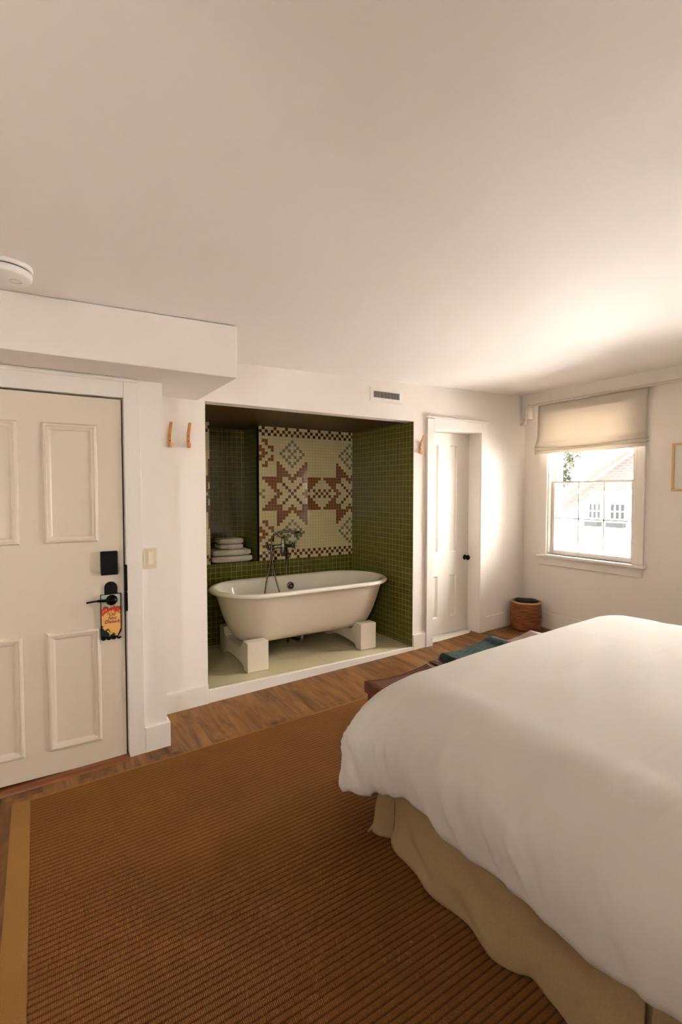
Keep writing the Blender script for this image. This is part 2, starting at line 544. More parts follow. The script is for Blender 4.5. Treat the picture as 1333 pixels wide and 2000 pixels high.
def interp(tab, x):
    tab = sorted(tab)
    if x <= tab[0][0]: return tab[0][1]
    for (a, b), (c, d) in zip(tab, tab[1:]):
        if x <= c:
            t = (x - a) / (c - a); t = t * t * (3 - 2 * t)
            return b + (d - b) * t
    return tab[-1][1]

# ------------------------------------------------------------------ dimensions of the room
FS, CS = 0.0341, 0.0254                       # the old floor and ceiling both climb towards the windows
fz = lambda x: FS * (x - 1.2)
cz = lambda x: 2.491 + CS * (x - 1.2)
YA, YD, XW = 3.556, 3.112, 4.553
XL0, YS0 = -1.7, -0.75                         # unseen west and south walls
AX0, AX1, AZ, YK, YN = 1.048, 2.985, 2.193, 4.6, 5.0

# ================================================================== STRUCTURE
def floor_obj():
    m = MB(); m.box(XL0 - .1, XW + .1, YS0 - .1, YA + .35, -0.2, 0.0, slope=FS)
    return st(m.build('floor', M['floor']))
floor_obj()
m = MB()
rows = []
NX, NY = 60, 50
for j in range(NY + 1):
    y = YS0 - .05 + (YA + .1 - YS0) * j / NY
    r = []
    for i in range(NX + 1):
        x = XL0 - .05 + (XW + .1 - XL0) * i / NX
        edge = min(1, max(0, (XW - x) / 0.25)) * min(1, max(0, (YA - y) / 0.3))
        r.append((x, y, cz(x) + 0.006 * edge * noise.noise(Vector((x * .9, y * .9, 3.1)))))
    rows.append(r)
m.grid(rows)
m.box(XL0 - .1, XW + .1, YS0 - .1, YA + .1, 2.53, 2.6, slope=CS)
st(m.build('ceiling', M['ceiling']))

# wall with the alcove and the closet door
D2L, D2R, D2T = 3.217, 3.857, 2.14
m = MB()
m.box(.3, AX0, YA, YA + .12, -.1, 2.75)
m.box(AX0, AX1, YA, YA + .12, AZ, 2.75)
m.box(AX1, D2L, YA, YA + .12, -.1, 2.75)
m.box(D2L, D2R, YA, YA + .12, D2T, 2.75)
m.box(D2R, XW + .1, YA, YA + .12, -.1, 2.75)
st(m.build('wall_back', M['wall']))
# wall round the entrance door
m = MB()
m.box(.44, .66, YD, YA, -.1, 2.6)
m.box(-.485, .44, YD, YD + .1, 2.083, 2.6)
m.box(XL0, -.485, YD, YD + .1, -.1, 2.6)
m.box(XL0, .44, YD + .1, YD + .2, -.2, 2.6)
st(m.build('wall_entrance', M['wall']))
# boxed soffit over the entrance
m = MB()
m.box(XL0, .996, 2.746, YA, 2.192, 2.49, slope_top=CS, slope=0)
st(m.build('trim_1', M['wall'], bevel=.004))
# unseen walls
m = MB(); m.box(XL0 - .1, XL0, YS0 - .1, YD + .1, -.2, 2.6); st(m.build('wall_left', M['wall']))
W3 = (-1.40, -.97, 1.12, 2.08)
m = MB()
m.box(XL0, W3[0], YS0 - .1, YS0, -.2, 2.8); m.box(W3[1], XW + .1, YS0 - .1, YS0, -.2, 2.8)
m.box(W3[0], W3[1], YS0 - .1, YS0, -.2, W3[2]); m.box(W3[0], W3[1], YS0 - .1, YS0, W3[3], 2.8)
st(m.build('wall_front', M['wall']))
w3 = thing('window_3', ((W3[0] + W3[1]) / 2, YS0, W3[2]), 'unseen white window added behind the viewpoint for fill light', 'window', kind='structure')  # unseen window, added to throw frontal fill light on the entrance wall
m = MB(); m.frame(W3[0] - .09, W3[1] + .09, W3[2] - .09, W3[3] + .09, [(0, 0), (0, .02), (.09, .02), (.09, -.06), (.13, -.06), (.13, -.09)], YS0, sign=1)
m.box(W3[0], W3[1], YS0 - .085, YS0 - .055, 1.585, 1.62); m.build('window_frame', M['trim'], w3)
m = MB(); m.box(W3[0] + .03, W3[1] - .03, YS0 - .075, YS0 - .073, W3[2] + .03, W3[3] - .03); m.build('pane', M['glass_clear'], w3)
portal(W3[0] + .02, W3[1] - .02, W3[2], W3[3], True)
# window wall
W1 = (2.385, 3.263); W2 = (0.43, 1.308); WZ0, WZ1 = .895, 2.36
m = MB()
XO = XW + .2
ys = [YS0 - .1, W2[0], W2[1], W1[0], W1[1], YA + .1]
for i in (0, 2, 4): m.box(XW, XO, ys[i], ys[i + 1], -.2, 2.8)
for (a, b) in (W1, W2):
    m.box(XW, XO, a, b, -.2, WZ0); m.box(XW, XO, a, b, WZ1, 2.8)
st(m.build('wall_right', M['wall']))
m = MB()
m.box(XW - .062, XW, YS0, YA, 2.452, 2.62)
m.box(XW - .062, XW, YA - .095, YA, 2.318, 2.452)
st(m.build('trim_2', M['ceiling'], bevel=.006))

# alcove shell
m = MB(); m.box(AX0 - .1, AX0, YA + .12, YN + .1, -.1, AZ + .1); st(m.build('wall_alcove_left', M['green_yz']))
m = MB(); m.box(AX1, AX1 + .1, YA + .12, YN + .1, -.1, AZ + .1); o = st(m.build('wall_alcove_right', M['green_yz']))
m = MB(); m.box(AX1 - .004, AX1 + .002, YA + .004, YK, .09, AZ - .004); st(m.build('wall_alcove_tiles_right', M['green_yz']))
m = MB(); m.box(AX0 - .002, AX0 + .004, YA + .004, YK, .09, AZ - .004); st(m.build('wall_alcove_tiles_left', M['green_yz']))
m = MB(); m.box(AX0 - .1, AX1 + .1, YA + .12, YN + .1, AZ, AZ + .1); st(m.build('ceiling_alcove', M['alc_ceiling']))
m = MB()
NX0, NX1, NZ = 1.392, 1.884, .856
m.box(AX0, AX1, YK, YK + .05, -.1, NZ)                 # low green band and the niche floor
m.box(NX0, NX1, YK + .05, YN, NZ - .1, NZ - .001)
m.box(NX0 - .1, NX1 + .1, YN, YN + .08, NZ - .1, AZ)
st(m.build('wall_alcove_back', M['green_xz']))
m = MB()
m.box(NX0 - .05, NX0, YK + .002, YN, NZ - .1, AZ); m.box(NX1, NX1 + .05, YK + .002, YN, NZ - .1, AZ)
st(m.build('wall_niche_sides', M['green_yz']))

# mosaic panels, one small tile at a time inside one wall mesh
PT = 1.101 / 34.65
def motif(c, r):
    """colour index at mosaic column c and row r (0 = top of 43)"""
    k = c % 22
    if r == 0 or r == 42: return 3 if c % 4 == 1 else 0
    if r == 1 or r == 41: return 3 if c % 2 == 0 else 0
    if r == 2 or r == 40: return 3 if c % 2 == 1 else 0
    dc, dr = k - 11, r - 21
    a, b = abs(dc), abs(dr)
    if (6 <= a <= 10 and a - 5 <= b <= 5) or (6 <= b <= 10 and b - 5 <= a <= 5): return 1
    if (a, b) in ((5, 5), (5, 4), (4, 5), (4, 4), (5, 0), (5, 1), (4, 0), (0, 5), (1, 5), (0, 4)): return 1
    if a == b and a <= 3: return 3
    for cr in (8, 34):                                   # teal diamond above and below each star
        q = abs(r - cr)
        if (a, q) in ((0, 4), (1, 3), (2, 2), (3, 1), (4, 0), (1, 1), (0, 0), (3, 3)) and a + q <= 4: return 2
    if c <= 11:                                          # stepped corner ornament beside the niche
        e = abs(c) if -11 < c else 99
        for cr in (8, 34):
            q = abs(r - cr)
            if (e, q) in ((1, 4), (2, 4), (2, 3), (0, 2), (3, 2), (4, 2), (0, 1), (1, 1), (4, 1), (1, 0), (2, 0)): return 1
    e = min(k, 22 - k)                                   # lozenge between two stars
    if (b == 0 and e in (0, 2)) or (b == 1 and e in (1, 3)):
        if c <= 3: return 2 if e < 2 else 0
        return 3
    return 0
def mosaic(name, x0, x1):
    m = MB()
    m.box(x0, x1, YK - .004, YK + .05, NZ, AZ, 4)
    c0 = int(math.floor((x0 - NX1) / PT)); g = .0011
    for r in range(43):
        zt = AZ - r * (AZ - NZ) / 43; zb = AZ - (r + 1) * (AZ - NZ) / 43
        for c in range(c0, 36):
            a = max(x0, NX1 + c * PT) + g; b = min(x1, NX1 + (c + 1) * PT) - g
            if b - a < .004: continue
            t1 = random.uniform(-.00006, .00006); t2 = random.uniform(-.00006, .00006)
            y = YK - .0052
            m.add([(a, y + t1, zb + g), (b, y - t1, zb + g), (b, y - t2, zt - g), (a, y + t2, zt - g)], [(0, 1, 2, 3)], motif(c, r))
    return st(m.build(name, M['mos']))
mosaic('wall_mosaic_right', NX1, AX1)
mosaic('wall_mosaic_left', AX0, NX0)

# raised tub platform
m = MB(); m.box(AX0, AX1, YA + .01, YK, -.06, .088); st(m.build('floor_alcove', M['slab']))
m = MB(); m.box(AX0 + .001, AX1 - .001, YA - .012, YA + .012, -.055, .0915, slope=FS, slope_top=0); 
st(m.build('trim_3', M['trim'], bevel=.004))

# baseboards that follow the floor
def base(name, *boxes):
    m = MB()
    for (x0, x1, y0, y1, h) in boxes:
        m.box(x0, x1, y0, y1, -.005, h - .008, slope=FS)
    return st(m.build(name, M['trim'], bevel=.004))
base('baseboard_back', (.66, AX0, YA - .018, YA, .15))
base('baseboard_back_middle', (AX1, 3.137, YA - .016, YA, .15))
base('baseboard_back_right', (3.942, XW, YA - .016, YA, .162))
base('baseboard_right', (XW - .016, XW, YS0, YA - .016, .172))
base('baseboard_entrance', (.531, .678, YD - .02, YD, .158), (.66, .678, YD, YA - .018, .158))
base('baseboard_left', (XL0, XL0 + .016, YS0, YD, .15))
base('baseboard_front', (XL0 + .016, XW - .016, YS0, YS0 + .016, .15))
base('baseboard_entrance_left', (XL0 + .016, -.59, YD - .016, YD, .15))

# ================================================================== ENTRANCE DOOR
d1 = thing('door_1', (0, YD, -.04), 'cream painted entrance door with four moulded panels and black hardware', 'door', kind='structure')
m = MB(); m.box(-.474, .43, YD + .001, YD + .045, -.018, 2.072)
leaf = m.build('door_leaf', M['door'], d1, bevel=.002)
PROF = [(0, 0), (.002, .007), (.008, .015), (.015, .017), (.019, .0165), (.021, .010), (.026, .0095), (.034, .007), (.040, .002), (.042, 0)]
def moulding(x0, x1, z0, z1):
    m = MB(); m.frame(x0, x1, z0, z1, PROF, YD + .001)
    return m.build('panel_moulding', M['door'], leaf)
for (a, b) in ((-.347, -.074), (.034, .302)):
    moulding(a, b, 1.260, 1.917); moulding(a, b, .113, .770)
m = MB()
m.box(.441, .531, YD - .018, YD + .03, -.035, 2.187)
m.box(-.575, -.485, YD - .018, YD + .03, -.07, 2.187)
m.box(-.485, .441, YD - .018, YD + .03, 2.081, 2.187)
m.build('door_casing', M['trim'], d1, bevel=.003)
m = MB(); m.box(-.575, .512, YD - .036, YD - .018, 2.172, 2.190); m.tube([(-.575, YD - .04, 2.176), (.512, YD - .04, 2.176)], .008, 8)
m.build('casing_bead', M['trim'], d1, bevel=.002)
m = MB()
m.prism([(YD - .055, fz(0) + .001), (YD - .050, fz(0) + .010), (YD - .035, fz(0) + .018), (YD + .05, fz(0) + .018), (YD + .05, fz(0) - .02), (YD - .055, fz(0) - .02)], -.484, .440, 'YZ')
for i, p in enumerate(m.v): m.v[i] = (p[0], p[1], p[2] + FS * (p[0] - 0))
sad = m.build('threshold', M['saddle_wood'], d1)
# black electronic lock
m = MB(); m.box(.306, .396, YD - .030, YD + .001, 1.067, 1.203)
lk = m.build('lock_cover', M['black'], leaf, bevel=.006, seg=3)
m = MB()
poly = [(.324, .80), (.392, .80)] + [(.358 + .034 * cos(a), .992 + .034 * sin(a)) for a in [pi * k / 16 for k in range(17)]]
m.prism(poly, YD - .010, YD + .001, 'XZ')
m.build('escutcheon', M['black'], leaf, bevel=.002)
m = MB()
m.lathe([(0, -.052), (.020, -.052), (.024, -.046), (.024, -.040), (.013, -.036), (.013, 0)], (.36, YD, .921), 'Y', 24)
m.tube(smooth_path([(.36, YD - .046, .921), (.33, YD - .050, .925), (.28, YD - .048, .928), (.228, YD - .043, .923)]), [.011] * 8 + [.008] * 8 + [.005] * 9, 10)
m.build('door_handle', M['blackgloss'], leaf)
m = MB()
m.box(.4305, .4455, YD - .024, YD - .001, .965, 1.118); m.box(.4305, .4455, YD - .024, YD - .001, .848, .958)
m.box(.432, .444, YD - .022, YD, .955, .968)
m.build('strike_plate', M['black'], d1, bevel=.002)

# door hanger
hg = thing('door_hanger', (.354, YD - .018, .915), 'painted sunset card door hanger with black edge on the lever of the entrance door', 'door hanger')
def hole_card(x0, x1, z0, z1, cx, cz_, r, y0, y1, scallop=0):
    """card with a round hole"""
    m = MB(); n = 48
    inner = [(cx + r * cos(2 * pi * k / n), cz_ + r * sin(2 * pi * k / n)) for k in range(n)]
    outer = []
    for k in range(n):
        a = 2 * pi * k / n; dx, dz = cos(a), sin(a)
        ts = []
        if dx > 1e-9: ts.append((x1 - cx) / dx)
        if dx < -1e-9: ts.append((x0 - cx) / dx)
        if dz > 1e-9: ts.append((z1 - cz_) / dz)
        if dz < -1e-9: ts.append((z0 - cz_) / dz)
        t = min(ts); outer.append((cx + t * dx, cz_ + t * dz))
    for k in range(n):
        for cc in ((x0, z0), (x1, z0), (x1, z1), (x0, z1)):
            a = outer[k]; b = outer[(k + 1) % n]
            if (abs(a[0] - cc[0]) < 1e-6) != (abs(b[0] - cc[0]) < 1e-6) or (abs(a[1] - cc[1]) < 1e-6) != (abs(b[1] - cc[1]) < 1e-6):
                if abs(a[0] - cc[0]) + abs(a[1] - cc[1]) + abs(b[0] - cc[0]) + abs(b[1] - cc[1]) < .02: outer[k] = cc
    vs = []
    for (y) in (y0, y1):
        vs += [(p[0], y, p[1]) for p in inner] + [(p[0], y, p[1]) for p in outer]
    fs = []
    for k in range(n):
        j = (k + 1) % n
        fs += [(k, j, n + j, n + k), (2 * n + j, 2 * n + k, 3 * n + k, 3 * n + j), (n + k, n + j, 3 * n + j, 3 * n + k), (j, k, 2 * n + k, 2 * n + j)]
    m.add(vs, fs)
    return m
m = hole_card(.301, .409, .703, .957, .360, .921, .030, YD - .0165, YD - .0185)
for k in range(4):
    cx = .3145 + k * .027
    m.prism([(cx + .0133 * cos(pi + pi * j / 10), .704 + .013 * sin(pi + pi * j / 10)) for j in range(11)], YD - .0165, YD - .0185, 'XZ')
m.build('black_backing', M['black'], hg)
m = hole_card(.306, .405, .712, .953, .360, .921, .031, YD - .0187, YD - .0195)
card = m.build('painted_card', M['tag'], hg)
cu = bpy.data.curves.new('lettering', 'FONT')
cu.body = 'Do\nNot\nDisturb'; cu.size = .026; cu.align_x = 'CENTER'; cu.space_line = .8; cu.shear = .35; cu.extrude = .0003; cu.offset = .0002
tx = bpy.data.objects.new('lettering_tmp', cu); COL.objects.link(tx)
bpy.context.view_layer.update()
me = bpy.data.meshes.new_from_object(tx.evaluated_get(bpy.context.evaluated_depsgraph_get()))
bpy.data.objects.remove(tx)
me.materials.clear(); me.materials.append(M['ink'])
lt = bpy.data.objects.new('lettering', me); COL.objects.link(lt); lt.parent = card
lt.rotation_euler = (pi / 2, 0, 0); lt.location = (.006, -.0021, -.085)

# light switch
sw = thing('light_switch', (.5775, YD, 1.08), 'ivory dimmer light switch plate right of the entrance door', 'light switch')
m = MB(); m.box(.541, .614, YD - .006, YD, 1.083, 1.206); m.build('plate', M['switch'], sw, bevel=.003, seg=3)
m = MB(); m.box(.566, .592, YD - .009, YD - .005, 1.110, 1.182); m.build('insert', M['switch_in'], sw, bevel=.001)
m = MB(); m.box(.571, .587, YD - .016, YD - .008, 1.150, 1.176); m.build('lever', M['switch_in'], sw, bevel=.003)

# ================================================================== CLOSET DOOR
d2 = thing('door_2', (3.53, YA, fz(3.5)), 'narrow white four panel door with black knob, set back in its casing', 'door', kind='structure')
YL = 3.702
m = MB()
LX0, LX1, LZ0, LZ1 = 3.19, 3.854, .100, 2.135
P = [(3.312, 3.437, .925, 2.02), (3.580, 3.690, .925, 2.02), (3.312, 3.437, .262, .700), (3.580, 3.690, .262, .700)]
m.box(LX0, 3.312, YL, YL + .035, LZ0, LZ1); m.box(3.437, 3.580, YL, YL + .035, LZ0, LZ1); m.box(3.690, LX1, YL, YL + .035, LZ0, LZ1)
for (a, b) in ((3.312, 3.437), (3.580, 3.690)):
    for (z0, z1) in ((LZ0, .262), (.700, .925), (2.02, LZ1)): m.box(a, b, YL, YL + .035, z0, z1)
lf2 = m.build('door_leaf', M['trim'], d2)
for (a, b, c, d) in P:
    m = MB(); m.frame(a, b, c, d, [(0, 0), (.004, .001), (.010, -.002), (.016, -.010), (.020, -.014)], YL)
    m.add([(a + .02, YL + .014, c + .02), (b - .02, YL + .014, c + .02), (b - .02, YL + .014, d - .02), (a + .02, YL + .014, d - .02)], [(0, 1, 2, 3)])
    m.build('recessed_panel', M['trim'], lf2)
m = MB()
m.lathe([(0, -.062), (.014, -.061), (.024, -.054), (.027, -.045), (.022, -.035), (.011, -.028), (.010, -.008), (.025, -.006), (.027, 0)], (3.805, YL, .862), 'Y', 28)
m.build('door_knob', M['blackgloss'], lf2)
m = MB(); m.box(3.845, 3.8535, YL - .012, YL - .001, .84, .885); m.build('latch', M['blackgloss'], lf2, bevel=.002)
m = MB()
m.box(D2R - .002, D2R + .02, YA - .002, YL + .06, .08, D2T); m.box(D2L - .02, D2L + .002, YA - .002, YL + .06, .05, D2T); m.box(D2L - .02, D2R + .02, YA - .002, YL + .06, D2T - .002, D2T + .02)
m.box(D2L - .02, D2R + .02, YL + .036, YL + .06, 0, D2T)
m.build('door_jamb', M['trim'], d2)
m = MB()
m.box(3.135, D2L, YA - .024, YA, .045, 2.232); m.box(D2R, 3.943, YA - .024, YA, .078, 2.245); m.box(D2L, D2R, YA - .024, YA, D2T, 2.238)
m.box(3.130, 3.948, YA - .034, YA, 2.238, 2.254)
m.build('door_casing', M['trim'], d2, bevel=.003)
m = MB(); m.box(3.217, 3.856, YA + .045, YL + .03, .03, .022 + .0, slope=FS)
m = MB(); m.prism([(YA + .035, .05), (YA + .04, .078), (YA + .055, .088), (YL + .03, .096), (YL + .03, .04)], 3.219, 3.855, 'YZ')
m.build('threshold', M['trim'], d2, bevel=.003)

# ================================================================== WINDOWS
def window(n, y0, y1):
    yc = (y0 + y1) / 2
    t = thing('window_%d' % n, (XW, yc, WZ0), 'white sash window with a deep sill' if n == 1 else 'white sash window beyond the framed picture', 'window', kind='structure')
    m = MB()
    for (a, b) in ((y0 - .095, y0), (y1, y1 + .095)): m.box(XW - .022, XW + .01, a, b, WZ0, 2.44)
    m.box(XW - .022, XW + .01, y0, y1, WZ1, 2.44)
    m.build('window_casing', M['trim'], t, bevel=.003)
    m = MB(); m.box(XW - .062, XW + .02, y0 - .12, y1 + .105, WZ0 - .026, WZ0); m.box(XW, XO - .02, y0, y1, WZ0 - .02, WZ0)
    m.build('window_sill', M['trim'], t, bevel=.006, seg=3)
    m = MB(); m.box(XW - .02, XW, y0 - .085, y1 + .085, WZ0 - .112, WZ0 - .026); m.build('window_apron', M['trim'], t, bevel=.003)
    m = MB()
    for (a, b) in ((y0, y0 + .012), (y1 - .012, y1)): m.box(XW, XO, a, b, WZ0, WZ1)
    m.box(XW, XO, y0, y1, WZ1 - .012, WZ1)
    # outer storm frame
    for (a, b) in ((y0 + .012, y0 + .04), (y1 - .04, y1 - .012)): m.box(XO - .03, XO - .01, a, b, WZ0, WZ1)
    m.box(XO - .03, XO - .01, y0, y1, WZ0, WZ0 + .03)
    m.build('window_jamb', M['trim'], t, bevel=.002)
    zm = 1.650
    for (nm, x, z0, z1, mun, tr) in (('lower_sash', XW + .045, WZ0, zm, True, .018), ('upper_sash', XW + .085, zm - .02, WZ1 - .012, False, .03)):
        m = MB(); a, b = y0 + .012, y1 - .012; w_ = .036
        m.box(x, x + .034, a, a + w_, z0, z1); m.box(x, x + .034, b - w_, b, z0, z1)
        m.box(x, x + .034, a + w_, b - w_, z0, z0 + (.045 if mun else .02)); m.box(x, x + .034, a + w_, b - w_, z1 - tr, z1)
        s = m.build(nm, M['trim'], t, bevel=.002)
        if mun:
            m = MB()
            for k in (1, 2):
                yy = a + w_ + (b - a - 2 * w_) * k / 3; m.box(x + .010, x + .024, yy - .006, yy + .006, z0 + .045, z1 - tr)
            m.box(x + .010, x + .024, a + w_, b - w_, (z0 + z1) / 2 - .006, (z0 + z1) / 2 + .006)
            m.build('muntin', M['trim'], s)
        m = MB(); m.box(x + .016, x + .018, a + w_, b - w_, z0 + .02, z1 - .01); m.build('pane', M['glass'], s)
    portal(y0 + .02, y1 - .02, WZ0, WZ1)
    return t
window(1, *W1); window(2, *W2)

def roman_shade(y0, y1, label):
    t = thing('roman_shade', (XW - .05, (y0 + y1) / 2, 2.44), label, 'window shade', 'roman shades on the window wall')
    zt, x0 = 2.434, XW - .078
    prof = [(x0, zt), (x0 - .004, 2.30), (x0 - .007, 2.15), (x0 - .012, 2.075), (x0 - .026, 2.040), (x0 - .034, 2.018), (x0 - .028, 2.004), (x0 - .006, 2.000), (x0 + .006, 2.006),
            (x0 - .004, 2.010), (x0 - .030, 2.001), (x0 - .042, 1.990), (x0 - .036, 1.977), (x0 - .010, 1.974), (x0 + .006, 1.980),
            (x0 - .006, 1.982), (x0 - .026, 1.972), (x0 - .031, 1.955), (x0 - .027, 1.937)]
    rows = []; N = 40
    P = smooth_path([(p[0], 0, p[1]) for p in prof], 5)
    for p in P:
        r = []
        for j in range(N + 1):
            v = j / N; y = y0 + (y1 - y0) * v
            low = max(0, min(1, (2.12 - p[2]) / .12))
            sag = low * (.010 * sin(pi * v) * -1 + .005 * sin(7 * v + 60 * p[2]))
            flare = low * .014 * (2 * v - 1)
            r.append((p[0] + low * .006 * noise.noise(Vector((v * 4, p[2] * 9, 1))), y + flare, p[2] + sag))
        rows.append(r)
    m = MB(); m.grid(rows)
    cl = m.build('cloth', M['shade'], t, solid=.0015)
    m = MB(); m.box(x0 + .002, XW - .063, y0, y1, zt - .05, zt); m.build('head_rail', M['shade'], t, bevel=.002)
    # side hems stitched on the back of the cloth
    m = MB()
    for (a, b) in ((y0, y0 + .035), (y1 - .035, y1)):
        m.grid([[(x0 + .0025, a, zt), (x0 + .0025, b, zt)], [(x0 - .002, a, 2.08), (x0 - .002, b, 2.08)]])
    m.box(x0 + .002, x0 + .004, y0, y1, 2.35, zt - .05)
    m.build('side_hem', M['shade'], cl)
    m = MB(); ya = y0 + .105
    m.tube([(x0 + .01, ya, 1.97), (x0 + .012, ya + .004, 1.5), (x0 + .02, ya + .006, 1.12)], .0014, 6)
    m.tube([(x0 + .01, ya - .02, 1.97), (x0 + .012, ya - .016, 1.5), (x0 + .02, ya + .004, 1.12)], .0014, 6)
    m.build('pull_cord', M['cord'], t)
    m = MB(); m.lathe([(0, 1.085), (.007, 1.087), (.008, 1.10), (.004, 1.125), (.0, 1.127)], (x0 + .02, ya + .005, 0), 'Z', 14)
    m.build('cord_tassel', M['plastic'], t)
    return t
roman_shade(2.250, 3.338, 'cream linen roman shade half raised over the window nearest the corner')
roman_shade(.295, 1.383, 'cream linen roman shade over the window past the picture')

# conduit pipe under the boxed beam
pp = thing('conduit_pipe', (XW - .07, 1.5, 2.43), 'white painted pipe running above the window shade, bent down by the corner', 'pipe')
m = MB()
px, pz = XW - .074, 2.452
path = [(px, YS0 + .01, pz)] + smooth_path([(px, 3.40, pz), (px, 3.445, pz), (px - .002, 3.478, pz - .012), (px - .002, 3.488, pz - .045), (px - .002, 3.488, pz - .11), (px - .002, 3.490, pz - .155), (px - .002, 3.512, pz - .182), (px, YA - .004, pz - .186)], 6)
m.tube(path, .0115, 12)
m.build('pipe_run', M['pipe'], pp)
for (c, d) in (((px - .002, 3.466, pz - .004), (0, .5, -.3)), ((px - .002, 3.488, pz - .10), (0, 0, -1)), ((px - .001, 3.512, pz - .182), (0, .7, -.4))):
    c = Vector(c); d = Vector(d).normalized(); m = MB(); m.tube([c - d * .018, c + d * .018], .0165, 14); m.build('fitting', M['pipe'], pp)

# framed picture
pf = thing('picture_frame', (XW, 1.91, 1.75), 'light oak picture frame with white mat on the wall between the windows', 'picture')
m = MB(); m.frame(1.74, 2.077, 1.548, 1.947, [(0, 0), (0, .022), (.004, .025), (.014, .025), (.017, .020), (.017, .004)], XW, plane='YZ')
m.build('frame', M['frame_wood'], pf)
m = MB(); m.box(XW - .008, XW - .001, 1.756, 2.061, 1.564, 1.931); mt = m.build('mat_board', M['mat_board'], pf)
m = MB(); m.box(XW - .0095, XW - .0075, 1.83, 1.985, 1.66, 1.84); m.build('print', M['print'], mt)

# ================================================================== VENT, SMOKE DETECTOR, HOOKS
vt = thing('wall_vent', (2.666, YA, 2.34), 'white wall vent with vertical louvres above the tiled alcove', 'vent')
m = MB(); m.frame(2.490, 2.845, 2.335, 2.458, [(0, 0), (.002, .005), (.030, .009), (.033, .008), (.034, .001)], YA); m.build('frame', M['trim'], vt)
m = MB(); m.box(2.522, 2.813, YA - .0015, YA, 2.366, 2.427); m.build('backing', M['dark'], vt)
for k in range(19):
    x = 2.530 + k * .0151
    m = MB(); m.add([(x - .003, YA - .008, 2.367), (x + .004, YA - .002, 2.367), (x + .004, YA - .002, 2.426), (x - .003, YA - .008, 2.426)], [(0, 1, 2, 3)])
    m.build('louvre', M['trim'], vt, solid=.0012)

sd_c = (-.088, 2.456)
zc = cz(sd_c[0])
sd = thing('smoke_detector', (sd_c[0], sd_c[1], zc), 'round white smoke detector on the ceiling in front of the soffit', 'smoke detector')
m = MB(); m.lathe([(0, zc + .004), (.098, zc + .004), (.100, zc - .010), (.097, zc - .016), (.090, zc - .017), (.0, zc - .017)], (*sd_c, 0), 'Z', 48); m.build('mounting_plate', M['plastic'], sd)
m = MB(); m.lathe([(.088, zc - .016), (.088, zc - .024)], (*sd_c, 0), 'Z', 48); m.build('vent_slot', M['dark'], sd)
m = MB(); m.lathe([(0, zc - .022), (.093, zc - .022), (.097, zc - .026), (.096, zc - .046), (.088, zc - .052), (.0, zc - .055)], (*sd_c, 0), 'Z', 48); cv = m.build('cover', M['plastic'], sd)
m = MB(); bx, by = sd_c[0] + .038, sd_c[1] + .003
m.lathe([(.019, zc - .052), (.0205, zc - .0565), (.0225, zc - .0565), (.024, zc - .052)], (bx, by, 0), 'Z', 28); m.build('button_ring', M['switch'], cv)
m = MB(); m.lathe([(0, zc - .0545), (.019, zc - .0535)], (bx, by, 0), 'Z', 28); m.build('test_button', M['plastic'], cv)

def coat_hook(x, zb, label):
    t = thing('coat_hook', (x, YA, zb), label, 'coat hook', 'oak coat hooks on the alcove wall')
    # bent flat of oak: flat against the wall, kicked out at the top, small upturned lip at the bottom
    pr = [(-.001, .006), (-.001, .092), (-.052, .172), (-.063, .166), (-.016, .090), (-.014, .022), (-.030, .014), (-.034, .030), (-.046, .028), (-.042, .004), (-.030, -.002), (-.010, -.002)]
    m = MB(); m.prism([(YA + a, zb + b) for (a, b) in pr], x - .010, x + .010, 'YZ')
    b_ = m.build('hook_body', M['hook_wood'], t, bevel=.003, seg=3)
    for dz in (.045, .080):
        m = MB(); m.lathe([(0, -.0165), (.0032, -.0165), (.0040, -.0145), (.0040, -.012)], (x, YA, zb + dz), 'Y', 12)
        m.build('screw', M['black'], t)
    return t
h0 = coat_hook(.798, 1.851, 'oak coat hook nearest the entrance door, one of the pair left of the alcove')
for (x, z, lab) in ((.925, 1.853, 'oak coat hook of the pair that is nearer the alcove opening'), (3.062, 1.896, 'single oak coat hook between the alcove and the narrow door')):
    h = copy_tree(h0); h.location = (x, YA, z); h['label'] = lab

# ================================================================== RUG
rug = thing('area_rug', (1.8, 1.2, fz(1.8)), 'large ribbed rust brown rug with a plain tan border under the bed', 'rug')
RX0, RX1, RY0, RY1 = -.135, 3.75, -.62, 2.945
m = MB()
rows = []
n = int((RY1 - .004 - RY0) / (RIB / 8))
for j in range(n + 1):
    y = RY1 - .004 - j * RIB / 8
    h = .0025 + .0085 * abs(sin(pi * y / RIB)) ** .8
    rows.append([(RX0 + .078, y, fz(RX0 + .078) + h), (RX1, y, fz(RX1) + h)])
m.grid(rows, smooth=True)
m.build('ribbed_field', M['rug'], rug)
m = MB(); m.box(RX0, RX0 + .080, RY0, RY1, .0005, .0125, slope=FS); m.build('border', M['rug_edge'], rug, bevel=.003)
m = MB(); m.box(RX0 + .08, RX1, RY1 - .005, RY1, .0005, .0095, slope=FS); m.build('bound_edge', M['rug_edge'], rug, bevel=.001)

